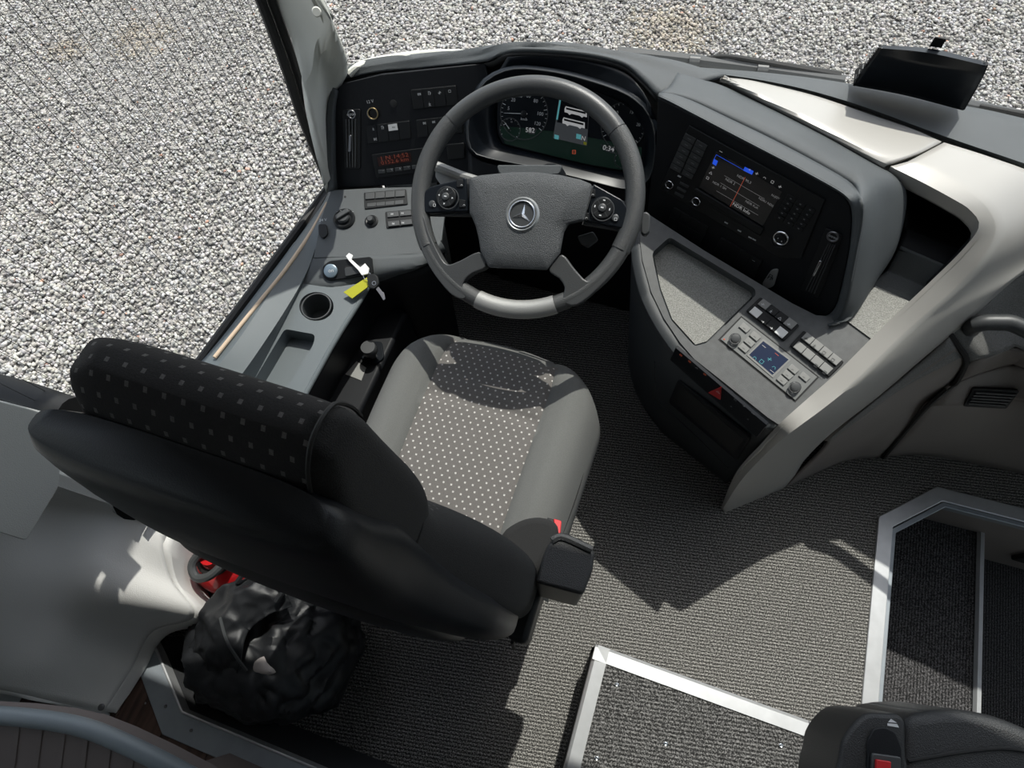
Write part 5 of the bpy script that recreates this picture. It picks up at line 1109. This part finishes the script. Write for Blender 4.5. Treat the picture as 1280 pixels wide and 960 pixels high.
# bag
def bag():
    b = P(338, 806, .0); root = thing('travel_bag', 'black nylon bag lying open with pale lining beside the extinguisher', 'bag', (b.x, b.y, 0))
    from mathutils import noise
    c3 = P(346, 806, .16); nr, n = 64, 120; V = []
    for r in range(nr):
        ph = math.pi*(r+.0)/(nr-1)
        for k in range(n):
            a = 2*math.pi*k/n; d_ = Vector((math.sin(ph)*math.cos(a), math.sin(ph)*math.sin(a), -math.cos(ph)))
            q = Vector((math.copysign(abs(d_.x)**.8, d_.x), math.copysign(abs(d_.y)**.8, d_.y), math.copysign(abs(d_.z)**.75, d_.z)))
            f = 1+.16*noise.noise(d_*1.6+Vector((3, 1, 7)))+.13*(.5-abs(noise.noise(d_*3.1+Vector((1, 5, 2)))))*1.3+.05*(.4-abs(noise.noise(d_*6.5)))
            p = c3+Vector((q.x*.178, q.y*.150, q.z*.16))*f; p.z = max(0, p.z); V.append(p)
    def crumple(o, amp, sc):
        me = o.data; ns_ = [v.normal.copy() for v in me.vertices]
        for v, nn in zip(me.vertices, ns_):
            r_ = sum((.5-abs(noise.noise(v.co*(sc*f_)+Vector((f_, 4, 9)))))*a_ for f_, a_ in ((1, 1), (2.1, .5)))
            v.co += nn*(r_*amp)
        me.update()
    crumple(mk('bag_body', V, grid_faces(nr, n, True), M['bag'], root, ang=60), .022, 11)
    loft('lining_flap', [[(310, 838, .325), (322, 824, .335), (338, 818, .335)], [(320, 846, .315), (336, 840, .345), (352, 832, .32)], [(330, 849, .305), (345, 844, .32), (364, 838, .30)]], M['lining'], root, nu=12, nv=8, solid=.003)
    loft('lining_flap', [[(257, 843, .285), (282, 835, .30)], [(266, 846, .28), (287, 844, .29)]], M['lining'], root, nu=6, nv=4, solid=.003)
    crumple(loft('bag_flap', [[(240, 826, .25), (250, 780, .33), (275, 738, .37), (320, 722, .38), (352, 722, .37)], [(262, 838, .30), (272, 800, .375), (292, 765, .39), (325, 742, .40), (358, 738, .38)], [(300, 840, .32), (305, 812, .37), (312, 785, .36), (335, 768, .375), (365, 758, .36)]], M['bag'], root, nu=60, nv=36, solid=.004), .020, 15)
    tube('zip', [(275, 772, .40), (283, 800, .395), (296, 822, .375), (308, 838, .345)], .0035, M['gswitch'], root, n=24, rs=6)
    tube('strap', [(296, 728, .395), (306, 716, .40), (320, 714, .40), (352, 735, .405), (345, 752, .40)], .006, M['bag'], root, n=24, rs=6)
bag()
# ribbed brown panel with grey rim behind the driver
PBR = Plane((50, 920, .88), (200, 960, .88), (60, 1000, .85))
rimq = [(-90, 884), (-30, 884), (20, 887), (70, 893), (110, 902), (150, 918), (200, 942), (260, 974), (330, 1012)]
rp_ = thing('partition_panel', 'brown ribbed partition panel with rounded grey rim behind the moulded cover', 'partition', (-.7, -.45, .19))
prism('panel_face', [(a, b+6) for a, b in rimq]+[(330, 1120), (-90, 1120)], PBR, -.03, -.004, M['brown'], rp_, smooth=False)
tube('panel_rim', [PBR.at(q[0], q[1]+9, -.006) for q in rimq], .0115, M['rimgrey'], rp_, n=50, rs=14)
lo = PBR.at(100, 1060, -.03); box('panel_support', (lo.x-.10, lo.y-.06, .194), (lo.x+.06, lo.y, lo.z+.005), M['brown'], rp_, smooth=False)
for k in range(13):
    x = -62+k*28.5; y0 = np.interp(x, [q[0] for q in rimq], [q[1] for q in rimq])+14
    A, B = PBR.at(x, y0, -.004), PBR.at(x-14, y0+110, -.004); s = (B-A).cross(PBR.n).normalized()*.0035
    V, F = prism_geo([A+s, B+s, B-s, A-s], PBR.n, 0, .0012); mk('rib', V, F, M['brown'], rp_, bevel=.0005)
# folded guide seat by the stairwell
gs = thing('guide_seat', 'black folded guide seat with red buckle and white arrow by the stairwell', 'seat', (.6, -.1, .178))
PG = Plane((1080, 900, .74), (1200, 900, .74), (1100, 950, .74))
prism('side_housing', smooth_loop([(1050, 945), (1054, 925), (1068, 904), (1084, 892), (1105, 892), (1130, 897), (1133, 940), (1134, 1000), (1060, 1020), (1044, 985)], 40), PG, -.14, 0, M['armblk'], gs, bevel=.012, seg=3)
prism('buckle_pocket', rounded([(1083, 925), (1090, 910), (1104, 908), (1118, 915), (1126, 935), (1126, 985), (1082, 985)], 5), PG, .0005, .004, M['panel'], gs, bevel=.002)
bk_ = prism('buckle', rounded([(1086, 940), (1122, 945), (1122, 990), (1084, 990)], 3), PG, .004, .010, M['gswitch'], gs, bevel=.002)
prism('red_button', rounded([(1089, 947), (1107, 950), (1106, 975), (1088, 975)], 2), PG, .010, .016, M['red'], bk_, bevel=.002)
prism('arrow_mark', [(1113.5, 898.5), (1121, 903.5), (1110, 902.5)], PG, .0004, .0008, M['print'], gs, smooth=False)
prism('arrow_mark', [(1109, 904), (1121, 905), (1123.5, 909.5), (1109, 907)], PG, .0004, .0008, M['print'], gs, smooth=False)
prism('seat_pad', smooth_loop([(1137, 903), (1160, 891), (1190, 888.5), (1215, 889), (1255, 897), (1300, 915), (1340, 940), (1330, 990), (1230, 1010), (1140, 1000)], 44), PG, -.20, -.01, M['armblk'], gs, bevel=.03, seg=5)
tube('pad_seam', [PG.at(*q, -.0075) for q in ((1135, 951), (1165, 946), (1203, 940), (1240, 936), (1264, 936), (1290, 941))], .0022, M['rubber'], gs, n=30, rs=6)
box('pedestal', (.53, -.55, .178), (.69, -.33, .56), M['shell'], gs, bevel=.01)
tube('support_arm', [Vector((.61, -.40, .52)), Vector((.62, -.2, .58)), PG.at(1200, 960, -.16)], .035, M['shell'], gs, n=12, rs=12)
# ================================================================== ON AND OUTSIDE THE WINDSCREEN
hs = thing('sensor_housing', 'black plastic camera housing standing on the ledge against the windscreen', 'camera housing', P(1135, 120, .84))
row = [[(1066, 107, .85), (1130, 119, .85), (1203, 138, .85)], [(1080, 84, .90), (1138, 96, .91), (1218, 112, .90)], [(1092, 68, .945), (1150, 79, .95), (1228, 93, .945)], [(1098, 60, .965), (1160, 66, .97), (1232, 82, .965)], [(1102, 56.5, .965), (1165, 61, .967), (1231, 77, .965)]]
body_rows = row+[[to3(q)+Vector((0, .04, -.06)) for q in row[-1]], [to3(q)+Vector((0, .05, .0)) for q in row[0]]]
loft('housing_body', body_rows, M['gloss'], hs, nu=24, nv=40, solid=.004, linear=True)
for side in (0, -1):
    pts = [to3(r[side]) for r in row]+[to3(row[-1][side])+Vector((0, .04, -.06)), to3(row[0][side])+Vector((0, .05, 0))]
    mk('housing_end', pts, [list(range(len(pts)))], M['panel'], hs, smooth=False, face_cam=CAM, solid=.004)
for k in range(6):
    a = to3(row[0][0]).lerp(to3(row[3][0]), (k+.8)/7)+Vector((-.0005, .006, 0)); box('grille_rib', (a.x-.001, a.y, a.z-.0015), (a.x+.001, a.y+.014, a.z+.0015), M['gswitch'], hs)
def wiper(name, label, blade, arm):
    w = thing(name, label, 'wiper', P(*blade[len(blade)//2]), 'windscreen wipers')
    tube('wiper_blade', blade, .012, M['gswitch'], w, n=30, rs=8)
    tube('rubber_edge', [to3(q)+Vector((0, -.004, -.010)) for q in blade], .004, M['rubber'], w, n=30, rs=6)
    tube('wiper_arm', arm, [.004+.006*k/29 for k in range(30)], M['rubber'], w, n=30, rs=8)
    for t in (.35, .65):
        p = to3(blade[0]).lerp(to3(blade[-1]), t); lathe('blade_clip', p+Vector((-.012, 0, 0)), Vector((1, .12, 0)).normalized(), [(.0125, 0), (.0125, .024)], M['gswitch'], w, seg=12)
    return w
wiper('windscreen_wiper', 'long windscreen wiper resting along the glass behind the dashboard pod', [(772, 65, .775), (850, 73, .77), (950, 86, .77), (1055, 101, .77)], [(880, 73, .775), (905, 70, .785), (945, 76, .785), (1000, 86, .78), (1050, 95, .775)])
w2 = wiper('windscreen_wiper', 'windscreen wiper lying right of the black camera housing', [(1195, 128, .77), (1240, 138, .77), (1285, 148, .77), (1400, 180, .77)], [(1225, 132, .78), (1260, 139, .785), (1300, 148, .785), (1420, 182, .78)])
